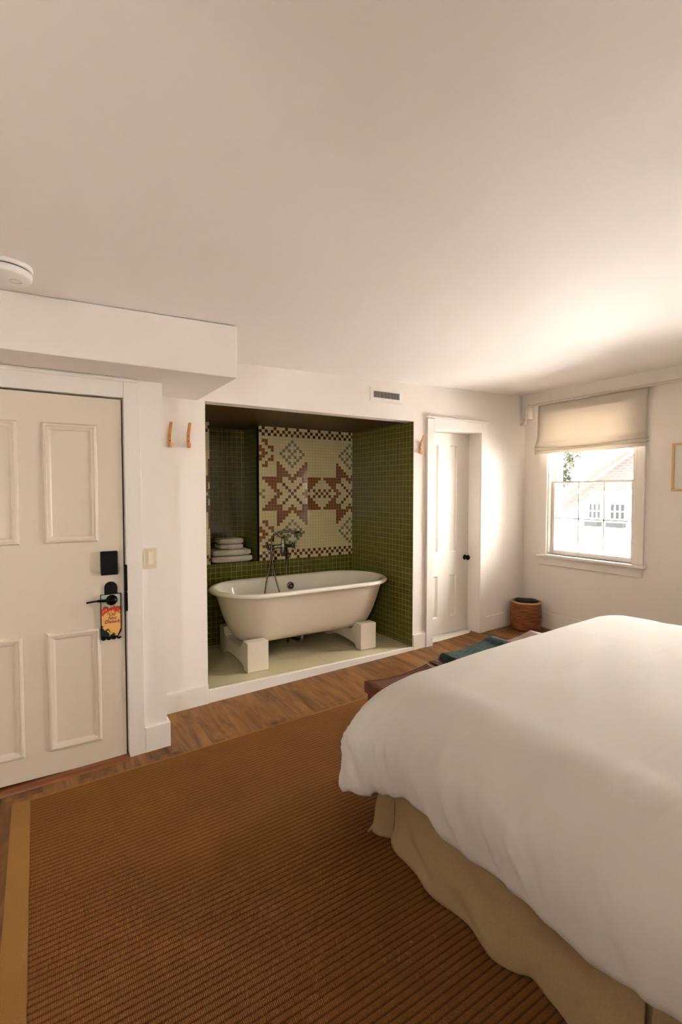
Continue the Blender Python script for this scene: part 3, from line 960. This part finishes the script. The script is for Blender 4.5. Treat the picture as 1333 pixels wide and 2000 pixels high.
# ================================================================== BATHTUB
TX, TY, TC, TR = 2.099, 4.070, .461, .410
def stadium(e, z, n=28, short=0.0):
    r = max(TR - e, .0015); out = []; c = TC - short
    for k in range(n + 1):
        a = -pi / 2 + pi * k / n; out.append((TX + c + r * cos(a), TY + r * sin(a), z))
    for k in range(1, 8): out.append((TX + c - 2 * c * k / 8, TY + r, z))
    for k in range(n + 1):
        a = pi / 2 + pi * k / n; out.append((TX - c + r * cos(a), TY + r * sin(a), z))
    for k in range(1, 8): out.append((TX - c + 2 * c * k / 8, TY - r, z))
    return out
ENDS = lambda z: .015 * max(0, (.688 - z) / .438)          # the ends lean in more than the sides
tub = thing('bathtub', (TX, TY, .088), 'white freestanding roll top bathtub on block feet in the green tiled alcove', 'bathtub')
outer = [(.41, .250), (.33, .250), (.275, .254), (.235, .268), (.200, .292), (.172, .330), (.145, .385), (.118, .455), (.090, .545), (.066, .640), (.054, .688)]
m = MB(); m.grid([stadium(e, z, short=ENDS(z)) for (e, z) in outer], closed_u=True); m.build('tub_body', M['enamel_out'], tub)
inner = [(.052, .688), (.034, .680), (.014, .681), (.002, .691), (.0, .702), (.008, .714), (.024, .719), (.044, .718), (.058, .711), (.068, .695), (.084, .640), (.108, .545), (.138, .450), (.168, .385), (.205, .345), (.25, .322), (.32, .312), (.41, .310)]
m = MB(); m.grid([stadium(e, z, short=ENDS(z) * .9) for (e, z) in inner], closed_u=True); m.build('rim_and_basin', M['enamel'], tub)
def foot(x0, x1):
    pts = [(3.722, .089), (3.722, .328), (3.822, .328), (3.850, .290), (3.880, .262), (3.925, .249), (4.215, .249), (4.260, .262), (4.290, .290), (4.318, .328), (4.418, .328), (4.418, .089),
           (4.335, .089), (4.325, .112), (4.29, .130), (4.20, .140), (4.07, .143), (3.94, .140), (3.85, .130), (3.815, .112), (3.805, .089)]
    m = MB(); m.prism(pts, x0, x1, 'YZ')
    return m.build('foot_block', M['enamel_out'], tub, bevel=.005, seg=3)
foot(1.418, 1.600); foot(2.512, 2.682)
# overflow
ox, oz = 2.125, .618
oy = TY + TR - .090
ov = MB(); ov.lathe([(0, -.020), (.015, -.019), (.016, -.012), (.026, -.011), (.036, -.007), (.038, .006)], (ox, oy, oz), 'Y', 32)
ov.build('overflow_ring', M['chrome'], tub)
m = MB(); m.lathe([(.016, -.0135), (.025, -.0115)], (ox, oy, oz), 'Y', 24); m.build('overflow_slot', M['dark'], tub)
m = MB(); m.tube([(2.05, 4.0, .255), (2.05, 4.0, .20), (2.05, 4.05, .17), (2.05, 4.30, .15), (2.05, 4.30, .09)], .016, 12); m.build('drain_pipe', M['chrome'], tub)

# telephone style filler standing behind the tub
fc = thing('tub_filler', (2.04, 4.53, .088), 'chrome telephone style tub filler with hand shower standing behind the bathtub', 'faucet')
FY = 4.522
m = MB()
for x in (1.985, 2.142):
    m.tube([(x, FY, .09), (x, FY, .96)], .0115, 12)
    m.lathe([(.0, .094), (.026, .094), (.026, .100), (.012, .108)], (x, FY, 0), 'Z', 20)
m.build('riser_pipe', M['chrome'], fc)
m = MB()
m.tube([(1.985, FY, .955), (1.985, FY - .01, 1.0), (1.985, FY - .045, 1.005)], .012, 12)
m.tube([(2.142, FY, .955), (2.142, FY - .01, 1.0), (2.142, FY - .045, 1.005)], .012, 12)
m.tube([(1.955, FY - .05, 1.005), (2.175, FY - .05, 1.005)], .019, 16)
m.lathe([(.0, .905), (.018, .907), (.024, .93), (.029, .955), (.023, .985), (.028, 1.01), (.021, 1.035), (.015, 1.06), (.019, 1.075), (.012, 1.095), (0, 1.097)], (2.082, FY - .05, 0), 'Z', 24)
m.build('mixer_body', M['chrome'], fc)
m = MB(); m.tube(smooth_path([(2.082, FY - .06, .945), (2.092, FY - .10, .945), (2.100, FY - .135, .930), (2.104, FY - .150, .895)]), .0125, 14); m.build('spout', M['chrome'], fc)
for x in (1.935, 2.195):
    sgn = -1 if x < 2 else 1
    m = MB(); m.tube([(x - sgn * .035, FY - .05, 1.005), (x + sgn * .012, FY - .05, 1.005)], [.017, .023], 14)
    for k in range(4):
        a = pi / 4 + k * pi / 2
        m.tube([(x + sgn * .004, FY - .05, 1.005), (x + sgn * .004, FY - .05 + .040 * cos(a), 1.005 + .040 * sin(a))], [.0065, .0085], 8)
    m.build('cross_handle', M['chrome'], fc)
m = MB()
m.tube(smooth_path([(2.082, FY - .05, 1.08), (2.06, FY - .05, 1.095), (2.03, FY - .05, 1.105), (2.02, FY - .055, 1.130)]), .006, 8)
m.tube(smooth_path([(2.082, FY - .05, 1.08), (2.105, FY - .05, 1.092), (2.13, FY - .05, 1.10), (2.137, FY - .055, 1.128)]), .006, 8)
m.build('cradle', M['chrome'], fc)
m = MB()
m.tube(smooth_path([(1.975, FY - .06, 1.118), (2.01, FY - .06, 1.140), (2.08, FY - .06, 1.150), (2.16, FY - .06, 1.150), (2.21, FY - .065, 1.138)]), [.010, .011, .012, .0125, .012, .0115, .011] + [.0115] * 10 + [.013] * 16, 12)
hs = [Vector((2.205, FY - .063, 1.142)), Vector((2.235, FY - .072, 1.125)), Vector((2.250, FY - .082, 1.103))]
m.tube(hs, [.016, .034, .040], 20)
m.build('hand_shower', M['blackgloss'] if False else M['chrome'], fc)
m = MB()
m.tube(smooth_path([(1.977, FY - .06, 1.119), (1.952, FY - .07, 1.09), (1.942, FY - .09, 1.0), (1.905, 4.39, .84), (1.845, 4.34, .68), (1.812, 4.29, .56), (1.82, 4.22, .43), (1.88, 4.19, .395),
                    (1.945, 4.22, .43), (1.965, 4.29, .56), (1.948, 4.35, .70), (1.938, 4.40, .85), (1.952, 4.44, .95), (1.985, FY - .06, .985)], 8), .0068, 8)
m.build('shower_hose', M['chrome'], fc)

# ================================================================== TOWELS
def towel(x0, x1, y0, y1, z0, h, label, seed):
    t = MB(); N = 14
    W, D = x1 - x0, y1 - y0
    # cross section (x,z): two plies with a rounded fold on the right
    def prof(u):
        a = u * 2 * pi
        sx = abs(cos(a)) ** .35 * (1 if cos(a) >= 0 else -1); sz = abs(sin(a)) ** .55 * (1 if sin(a) >= 0 else -1)
        return sx, sz
    rows = []
    K = 44
    for j in range(N + 1):
        v = j / N; y = y0 + D * v
        sc = 1 - .10 * abs(2 * v - 1) ** 8
        r = []
        for k in range(K):
            sx, sz = prof(k / K)
            nz = noise.noise(Vector((sx * 2 + seed, y * 9, sz * 1.5)))
            dip = .004 * cos(sx * 1.5) if sz > 0 else 0
            crease = -.004 * math.exp(-((sz) / .14) ** 2) if abs(sx) > .8 else 0
            r.append((x0 + W / 2 + (W / 2 + crease) * sx * sc + nz * .003, y + nz * .004, z0 + h / 2 + h / 2 * sz * sc - dip + nz * .003 * (1 if sz > 0 else 0)))
        rows.append(r)
    t.grid(rows, closed_u=True)
    for rr, rev in ((rows[0], False), (rows[-1], True)):
        c = [sum(p[i] for p in rr) / K for i in range(3)]
        for k in range(K):
            t.add([rr[k], rr[(k + 1) % K], c], [(0, 1, 2)], smooth=True)
    # narrow seam where the folded plies meet on the front
    o = t.build('folded_towel', M['towel'])
    return tag(o, label, 'towel', 'folded towels in the niche')
towel(1.425, 1.842, 4.640, 4.90, .857, .063, 'large folded white towel at the bottom of the niche stack', 1)
towel(1.430, 1.828, 4.645, 4.90, .921, .062, 'large folded white towel, second from the bottom of the stack', 4)
towel(1.506, 1.745, 4.655, 4.86, .984, .050, 'small folded white towel directly under the topmost one', 8)
towel(1.502, 1.750, 4.655, 4.86, 1.035, .055, 'small folded white towel topmost in the niche stack', 11)

# ================================================================== BED
bed = thing('bed', (2.27, .75, fz(2.27)), 'wide bed with beige linen bed skirt under a white duvet', 'bed')
m = MB(); m.box(1.32, 3.22, -.33, 1.70, .02, .36, slope=FS); m.build('box_spring', M['linen'], bed, bevel=.02)
m = MB(); m.box(1.32, 3.22, -.33, 1.72, .362, .615, slope=FS); m.build('mattress', M['mattress'], bed, bevel=.05, seg=4)
def skirt(name, top, bot, z_top=.366, z_bot=.014, lump=1.0, n=110, parent=bed):
    T = smooth_path([(a, b, 0) for (a, b) in top], 16); B = smooth_path([(a, b, 0) for (a, b) in bot], 16)
    def at(Pth, t):
        x = t * (len(Pth) - 1); i = min(int(x), len(Pth) - 2); return Pth[i].lerp(Pth[i + 1], x - i)
    rows = []
    V = 26
    for j in range(V + 1):
        v = j / V; r = []
        for i in range(n + 1):
            u = i / n
            p = at(T, u).lerp(at(B, u), v ** 1.25)
            q = noise.noise(Vector((p.x * 2.4, p.y * 4.2, v * 2.3 + 5)))
            q2 = noise.noise(Vector((p.x * 5, p.y * 8 + v * 2.0, v * 3.5 + 9)))
            d = lump * (v * (1.35 - v * .9)) * (.080 * q + .045 * q2)
            r.append((p.x - d - (.016 * sin(pi * v)) * 0, p.y + d * .2, z_top + (z_bot - z_top) * v + fz(p.x)))
        rows.append(r)
    m = MB(); m.grid(rows)
    return m.build(name, M['linen'], parent, solid=.002)
sk = skirt('bed_skirt', [(1.312, 1.672), (1.306, 1.3), (1.306, 1.0), (1.306, .625)],
           [(1.298, 1.668), (1.268, 1.600), (1.258, 1.52), (1.256, 1.32), (1.252, 1.11), (1.266, 1.0), (1.294, .948), (1.262, .84), (1.250, .72), (1.252, .622)])
skirt('bed_skirt', [(1.316, .612), (1.312, .2), (1.312, -.33)], [(1.276, .609), (1.268, .45), (1.275, .2), (1.27, -.33)], lump=.5)
skirt('bed_skirt', [(1.314, 1.674), (1.306, 1.700), (1.32, 1.715), (1.9, 1.72), (3.2, 1.72)],
      [(1.310, 1.682), (1.264, 1.738), (1.280, 1.785), (1.42, 1.772), (3.2, 1.775)], lump=.35, n=160)

# duvet
def duvet():
    X0, X1, Y0, Y1, R, RX, RY = 1.172, 3.31, -.36, 1.855, .250, .34, .19
    ax0, ax1, ay0, ay1 = X0 + RX, X1 - RX, Y0 + RY, Y1 - RY
    rc = .05
    pts = []                                        # perimeter of the flat top with outward normals
    def line(p, q, nrm, step=.011):
        L = (Vector(q) - Vector(p)).length; k = max(1, int(L / step))
        for i in range(k): pts.append((Vector(p).lerp(Vector(q), i / k), Vector(nrm)))
    def arc(c, a0, a1, k=40):
        for i in range(k):
            a = a0 + (a1 - a0) * i / k; nn = Vector((cos(a), sin(a))); pts.append((Vector(c) + nn * rc, nn))
    line((ax0, ay0 + rc), (ax0, ay1 - rc), (-1, 0))
    arc((ax0 + rc, ay1 - rc), pi, pi / 2)
    line((ax0 + rc, ay1), (ax1 - rc, ay1), (0, 1), .016)
    arc((ax1 - rc, ay1 - rc), pi / 2, 0, 20)
    line((ax1, ay1 - rc), (ax1, ay0 + rc), (1, 0), .04)
    arc((ax1 - rc, ay0 + rc), 0, -pi / 2, 8)
    line((ax1 - rc, ay0), (ax0 + rc, ay0), (0, -1), .05)
    arc((ax0 + rc, ay0 + rc), -pi / 2, -pi, 8)
    cum = [0.0]
    for a_, b_ in zip(pts, pts[1:]): cum.append(cum[-1] + max((b_[0] - a_[0]).length, .26 * (b_[1] - a_[1]).length))
    hem = [(-.4, .34), (.30, .365), (.49, .379), (.573, .362), (.70, .338), (.848, .347), (.954, .354), (1.074, .346), (1.224, .338), (1.289, .373), (1.43, .372), (1.52, .335), (1.60, .305), (1.66, .285)]
    def top(x, y):
        u = min(x - X0, X1 - x); v = min(y - Y0, Y1 - y)
        crown = .030 * (1 - math.exp(-max(u, 0) / .35)) * (1 - math.exp(-max(v, 0) / .35))
        q = Vector((x, y))
        a, b = x * cos(.5) + y * sin(.5), -x * sin(.5) + y * cos(.5)
        wr = .0055 * noise.noise(Vector((a * 1.3, b * 6.5, 0))) + .0022 * noise.noise(Vector((a * 3, b * 15, 3))) + .010 * noise.noise(Vector((x * 1.3, y * 1.3, 8)))
        fade = min(1, max(0, min(u, v) / .25))
        return .698 + (FS + .016) * (x - 1.2) + crown + wr * (.25 + .75 * fade)
    cxm = (ax0 + ax1) / 2
    ys0, ys1 = ay0 + .9, ay1 - .95
    rings = []
    T = [1.0 - (i / 46) for i in range(46, -1, -1)]  # 0 at spine, 1 at the edge
    for t in T:
        r = []
        for (p, n_) in pts:
            c = Vector((cxm, min(max(p.y, ys0), ys1)))
            q = c.lerp(p, max(t, .004))
            r.append((q.x, q.y, top(q.x, q.y)))
        rings.append(r)
    NS = 56
    for j in range(1, NS + 1):
        r = []
        for k, (p, n_) in enumerate(pts):
            z0 = top(p.x, p.y)
            corner = abs(n_.x * n_.y) * 2 if (n_.x < 0 and n_.y > 0) else 0     # near foot corner
            if n_.x < -.999: hz = interp(hem, p.y)
            elif n_.y > .999: hz = .30 + .03 * noise.noise(Vector((p.x * 2, 0, 0)))
            elif corner or (n_.x < 0 and n_.y > 0):
                a = math.atan2(n_.y, -n_.x) / (pi / 2)   # 0 on the side, 1 on the foot
                hz = interp([(0, .285), (.22, .262), (.42, .205), (.62, .188), (.82, .21), (1, .30)], a)
            else: hz = .33
            hang = z0 - R - hz
            arcL = .43
            tot = arcL + hang
            s = tot * j / NS
            if s < arcL:
                a = s / arcL * pi / 2; out = sin(a); z = z0 - R * (1 - cos(a))
            else:
                out = 1.0; z = z0 - R - (s - arcL)
            f = max(0, min(1, (s - .06) / .42)); f = f * f * (3 - 2 * f)
            # slanting soft folds, running down and towards the head of the bed
            arcp = cum[k]
            ph = arcp * 1.0 + (z0 - z) * .55
            w1 = sin(ph * 27 + 2.2 * noise.noise(Vector((ph * 2.1, 0, 2)))) ; w2 = sin(ph * 61 + 4.0 * noise.noise(Vector((ph * 3.1, 1.5, 4))))
            w3 = noise.noise(Vector((ph * 7.5, z * 1.6, 6)))
            amp = .75 + .6 * noise.noise(Vector((arcp * 1.7, 7, z * .8)))
            r1 = 1 - min(1, 2.6 * abs(noise.noise(Vector((ph * 5.2, z * .9, 31)))))
            r2 = 1 - min(1, 2.6 * abs(noise.noise(Vector((ph * 11.0, z * 1.4, 47)))))
            fold = f * (amp * (.008 * w1 + .004 * w2 + .018 * w3) + .025 * r1 * r1 + .015 * r2 * r2 - .013 + .004 * noise.noise(Vector((ph * 24, z * 2.0, 71))))
            lump = f * .012 * noise.noise(Vector((p.x * 3, p.y * 3, z * 5)))
            cc = corner
            flare = cc * (.045 * f * f) + f * .012
            belly = .018 * sin(pi * min(1, s / tot)) 
            # corner gathers
            if cc > 0:
                a = math.atan2(n_.y, -n_.x)
                fold += cc * f * (.020 * sin(a * 13 + 1.0) + .014 * noise.noise(Vector((a * 5, z * 9, 3))))
            e = fold + lump + flare + belly
            e -= .75 * fold * max(0, (s / tot - .72) / .28)
            e += cc * .085 * (s / tot) ** 1.3
            tuck = 0
            if j > NS - 4: tuck = (j - (NS - 4)) / 4; e -= .020 * tuck ** 2
            q = p + Vector((n_.x * RX, n_.y * RY)) * out + n_ * e
            r.append((q.x, q.y, z))
        rings.append(r)
    m = MB(); m.grid(rings, closed_u=True)
    o = m.build('duvet', M['duvet'])
    md = o.modifiers.new('solid', 'SOLIDIFY'); md.thickness = .016; md.offset = -1
    return tag(o, 'white cotton duvet draped over the bed and hanging down its side', 'duvet')
duvet()

# ================================================================== STOOLS AND BLANKET
def saddle(u): return .026 * (2 * u - 1) ** 2 - .002
def stool():
    W, D, H = .475, .36, .442
    t = thing('saddle_stool', (0, 0, 0), '', 'stool', 'low woven stools lined up at the foot of the bed')
    m = MB(); rows = []
    for j in range(13):
        v = j / 12; r = []
        for i in range(33):
            u = .04 + .92 * i / 32
            r.append((W * u - W / 2, -D / 2 + .012 + (D - .024) * v, H + saddle(u) + .003 - .004 * sin(pi * v)))
        rows.append(r)
    m.grid(rows); m.build('woven_seat', M['weave'], t, solid=.006)
    for sgn in (-1, 1):                                # curved long rails
        m = MB(); y = sgn * (D / 2 - .008)
        top = [(W * u - W / 2, H + saddle(u) - .002) for u in [.02 + .96 * k / 20 for k in range(21)]]
        bot = [(x, z - .040) for (x, z) in reversed(top)]
        m.prism(top + bot, y - .007, y + .007, 'XZ'); m.build('side_rail', M['stool_wood'], t, bevel=.003)
        m = MB(); x = sgn * (W / 2 - .010)
        m.box(x - .009, x + .011, -D / 2, D / 2, H - .042, H + .0225); m.build('end_rail', M['stool_wood'], t, bevel=.005, seg=3)
    for sx in (-1, 1):
        for sy in (-1, 1):
            m = MB(); x, y = sx * (W / 2 - .035), sy * (D / 2 - .035)
            rows = []
            for (z, r, k) in ((H - .02, .020, 0), (.25, .017, .008), (.0, .013, .022)):
                rows.append([(x + sx * k + r * a, y + sy * k * .6 + r * b, z) for (a, b) in ((-1, -1), (1, -1), (1, 1), (-1, 1))])
            m.grid(rows, closed_u=True, smooth=False); m.add(rows[-1], [(0, 1, 2, 3)])
            m.build('leg', M['stool_wood'], t, bevel=.003)
    return t
s0 = stool()
SP = [(1.790, 2.070, 'dark woven saddle stool nearest the bed corner, nothing on it'),
      (2.272, 2.072, 'woven saddle stool in the middle of the row, mostly under the teal blanket'),
      (2.754, 2.074, 'woven saddle stool nearest the window, catching the light beyond the teal blanket')]
for i, (x, y, lab) in enumerate(SP):
    s = s0 if i == 0 else copy_tree(s0)
    s.location = (x, y, fz(x) + .012); s.rotation_euler = (0, -math.atan(FS), 0); s.scale = (1, 1, (1, 1.018, 1.055)[i]); s['label'] = lab

def blanket():
    m = MB(); rows = []
    X0_, X1_ = 2.096, 2.600
    base_ = lambda x: max(fz(x) + .012 + (.442 + saddle((x - xc + .2375) / .475)) * (1.018 if xc < 2.5 else 1.055) for (xc, _, _) in SP if abs(x - xc) <= .245)
    N = 60
    sec = []
    for i in range(N + 1):
        x = X0_ + (X1_ - X0_) * i / N
        b = base_(x)
        sec.append((x, b + .006))
    ztop = []
    for i, (x, z) in enumerate(sec):
        u = i / N
        edge = min(u, 1 - u) / .06
        th = .030 * (1 - max(0, 1 - edge) ** 2.2) + .006
        zz = sum(sec[max(0, min(N, i + k))][1] for k in range(-3, 4)) / 7
        zz += .004
        if x < 2.112: zz -= .035 * ((2.112 - x) / .016) ** 1.5
        ztop.append(zz + th + .004 * noise.noise(Vector((x * 7, 0, 0))))
    for j in range(31):
        v = j / 30; y = 1.905 + (2.262 - 1.905) * v
        e = max(0, 1 - min(v, 1 - v) / .06) ** 2
        r = []
        for i, (x, z) in enumerate(sec):
            r.append((x + .004 * noise.noise(Vector((y * 9, i * .1, 2))), y + .006 * noise.noise(Vector((x * 6, 3, v))), ztop[i] - .024 * e + .004 * noise.noise(Vector((x * 9, y * 9, 1)))))
        rows.append(r)
    m.grid(rows)
    bot = [[(p[0], p[1], min(p[2] - .004, sec[i][1] + .003)) for i, p in enumerate(r)] for r in rows]
    m.grid(bot, flip=True)
    for a, b in ((rows[0], bot[0]), (rows[-1], bot[-1])): m.grid([a, b])
    for k in (0, -1): m.grid([[r[k] for r in rows], [r[k] for r in bot]])
    # folded edge hanging past the left end of the stool
    o = m.build('blanket', M['blanket'])
    return tag(o, 'folded dark teal blanket laid across the row of woven stools', 'blanket')
blanket()

# ================================================================== BASKET
BX, BY = 4.372, 3.372; bz = fz(BX)
bk = thing('waste_basket', (BX, BY, bz), 'round brown rattan waste basket with black liner in the corner under the window', 'waste basket')
m = MB(); prof = [(0, bz + .006), (.140, bz + .006)]
for k in range(25 * 6 + 1):
    t_ = k / 150; r = .150 + .006 * sin(pi * t_) * 1.2 - .002
    prof.append((r + .0022 * abs(sin(pi * k / 6)), bz + .008 + .272 * t_))
m.lathe(prof + [(.140, bz + .282), (.138, bz + .05)], (BX, BY, 0), 'Z', 64)
m.build('basket_body', M['rattan'], bk)
m = MB(); m.lathe([(.141, bz + .276), (.150, bz + .275), (.156, bz + .282), (.153, bz + .292), (.144, bz + .294), (.138, bz + .288), (.141, bz + .276)], (BX, BY, 0), 'Z', 64)
m.build('rim', plain('pale_rattan_rim', (190, 140, 90), .4, nscale=60, nstr=.4), bk)
m = MB(); rows = []
for (r, z) in ((.139, .290), (.132, .293), (.126, .26), (.120, .15), (.0005, .13)):
    rows.append([(BX + (r + .004 * sin(9 * a) * (z < .28)) * cos(a), BY + (r + .004 * sin(9 * a) * (z < .28)) * sin(a), bz + z + .006 * sin(5 * a + 1) * (z > .25)) for a in [2 * pi * k / 60 for k in range(60)]])
m.grid(rows, closed_u=True); m.build('liner', plain('black_bin_liner', (16, 15, 15), .3, nscale=40, nstr=.6), bk)

# ================================================================== OUTDOORS
m = MB(); m.box(-30, 60, -40, 45, -1.6, -1.4); tag(m.build('ground', M['grass']), kind='structure')
hs_ = thing('brick_house', (16.6, 8.6, -1.4), 'pale pink brick house with a steep gable seen through the window', 'house')
HX = 16.0
rake = lambda y: 1.106 + (10.936 - y) * .668
m = MB(); m.prism([(11.3, -1.4), (11.3, rake(11.3)), (6.6, rake(6.6)), (1.9, rake(11.3)), (1.9, -1.4)], HX, HX + 7, 'YZ'); m.build('wall', M['brick'], hs_)
m = MB(); m.prism([(11.32, -1.4), (11.32, .55), (9.6, 1.55), (6.6, 1.75), (1.88, 1.0), (1.88, -1.4)], HX - .03, HX - .001, 'YZ'); m.build('painted_wall', M['house_white'], hs_)
for sgn in (0, 1):
    m = MB(); a = 11.75 if sgn == 0 else 1.45
    za = rake(11.75); zb = rake(6.6)
    m.prism([(a, za - .02), (6.6, zb - .02), (6.6, zb + .16), (a, za + .16)], HX - .35, HX + 7.3, 'YZ'); m.build('roof', M['house_white'], hs_)
    m = MB(); m.prism([(a, za - .04), (6.6, zb - .04), (6.6, zb + .08), (a, za + .08)], HX - .40, HX - .34, 'YZ'); m.build('fascia', M['house_pink'], hs_)
for (ya, yb) in ((9.41, 9.84), (8.62, 9.11)):
    m = MB(); m.box(HX - .07, HX + .02, ya - .05, yb + .05, .62, 1.20); wf = m.build('window', M['house_white'], hs_)
    m = MB()
    wy = (yb - ya) / 3
    for i in range(3):
        for j in range(2):
            m.box(HX - .078, HX - .068, ya + i * wy + .025, ya + (i + 1) * wy - .025, .68 + j * .25, .90 + j * .25)
    m.build('pane', M['pane_dark'], wf)
    m = MB(); m.box(HX - .30, HX, ya - .02, yb + .02, .40, .56); m.build('window_box', M['pane_dark'], hs_, bevel=.01)

tr = thing('tree', (24, 15.6, -1.4), 'leafy green tree behind the brick house', 'tree')
m = MB(); m.tube([(24, 15.6, -1.4), (24.1, 15.7, 1.0), (24, 15.5, 3.0), (24.1, 15.4, 4.5)], [.3, .24, .16, .06], 12)
m.tube([(24.05, 15.55, 2.0), (24, 15.9, 3.2), (24, 16.2, 4.0)], [.14, .09, .04], 8); m.build('trunk', M['pole'], tr)
m = MB()
blobs = [(24, 15.7, 3.9, .75), (24.2, 15.2, 4.4, .7), (23.8, 16.1, 3.1, .6), (24, 15.9, 4.9, .8), (24, 16.3, 2.3, .5), (24.3, 16.7, 4.4, .7)]
for _ in range(5200):
    bx_, by_, bz_, br_ = random.choice(blobs)
    d = Vector((random.gauss(0, 1), random.gauss(0, 1), random.gauss(0, 1))).normalized() * br_ * random.random() ** .4
    p = Vector((bx_, by_, bz_)) + d
    a = Vector((random.gauss(0, 1), random.gauss(0, 1), random.gauss(0, 1))).normalized(); b = a.orthogonal().normalized()
    s = random.uniform(.05, .10)
    m.add([p - a * s, p + b * s * .5, p + a * s, p - b * s * .5], [(0, 1, 2, 3)])
m.build('foliage', M['leaf'], tr)
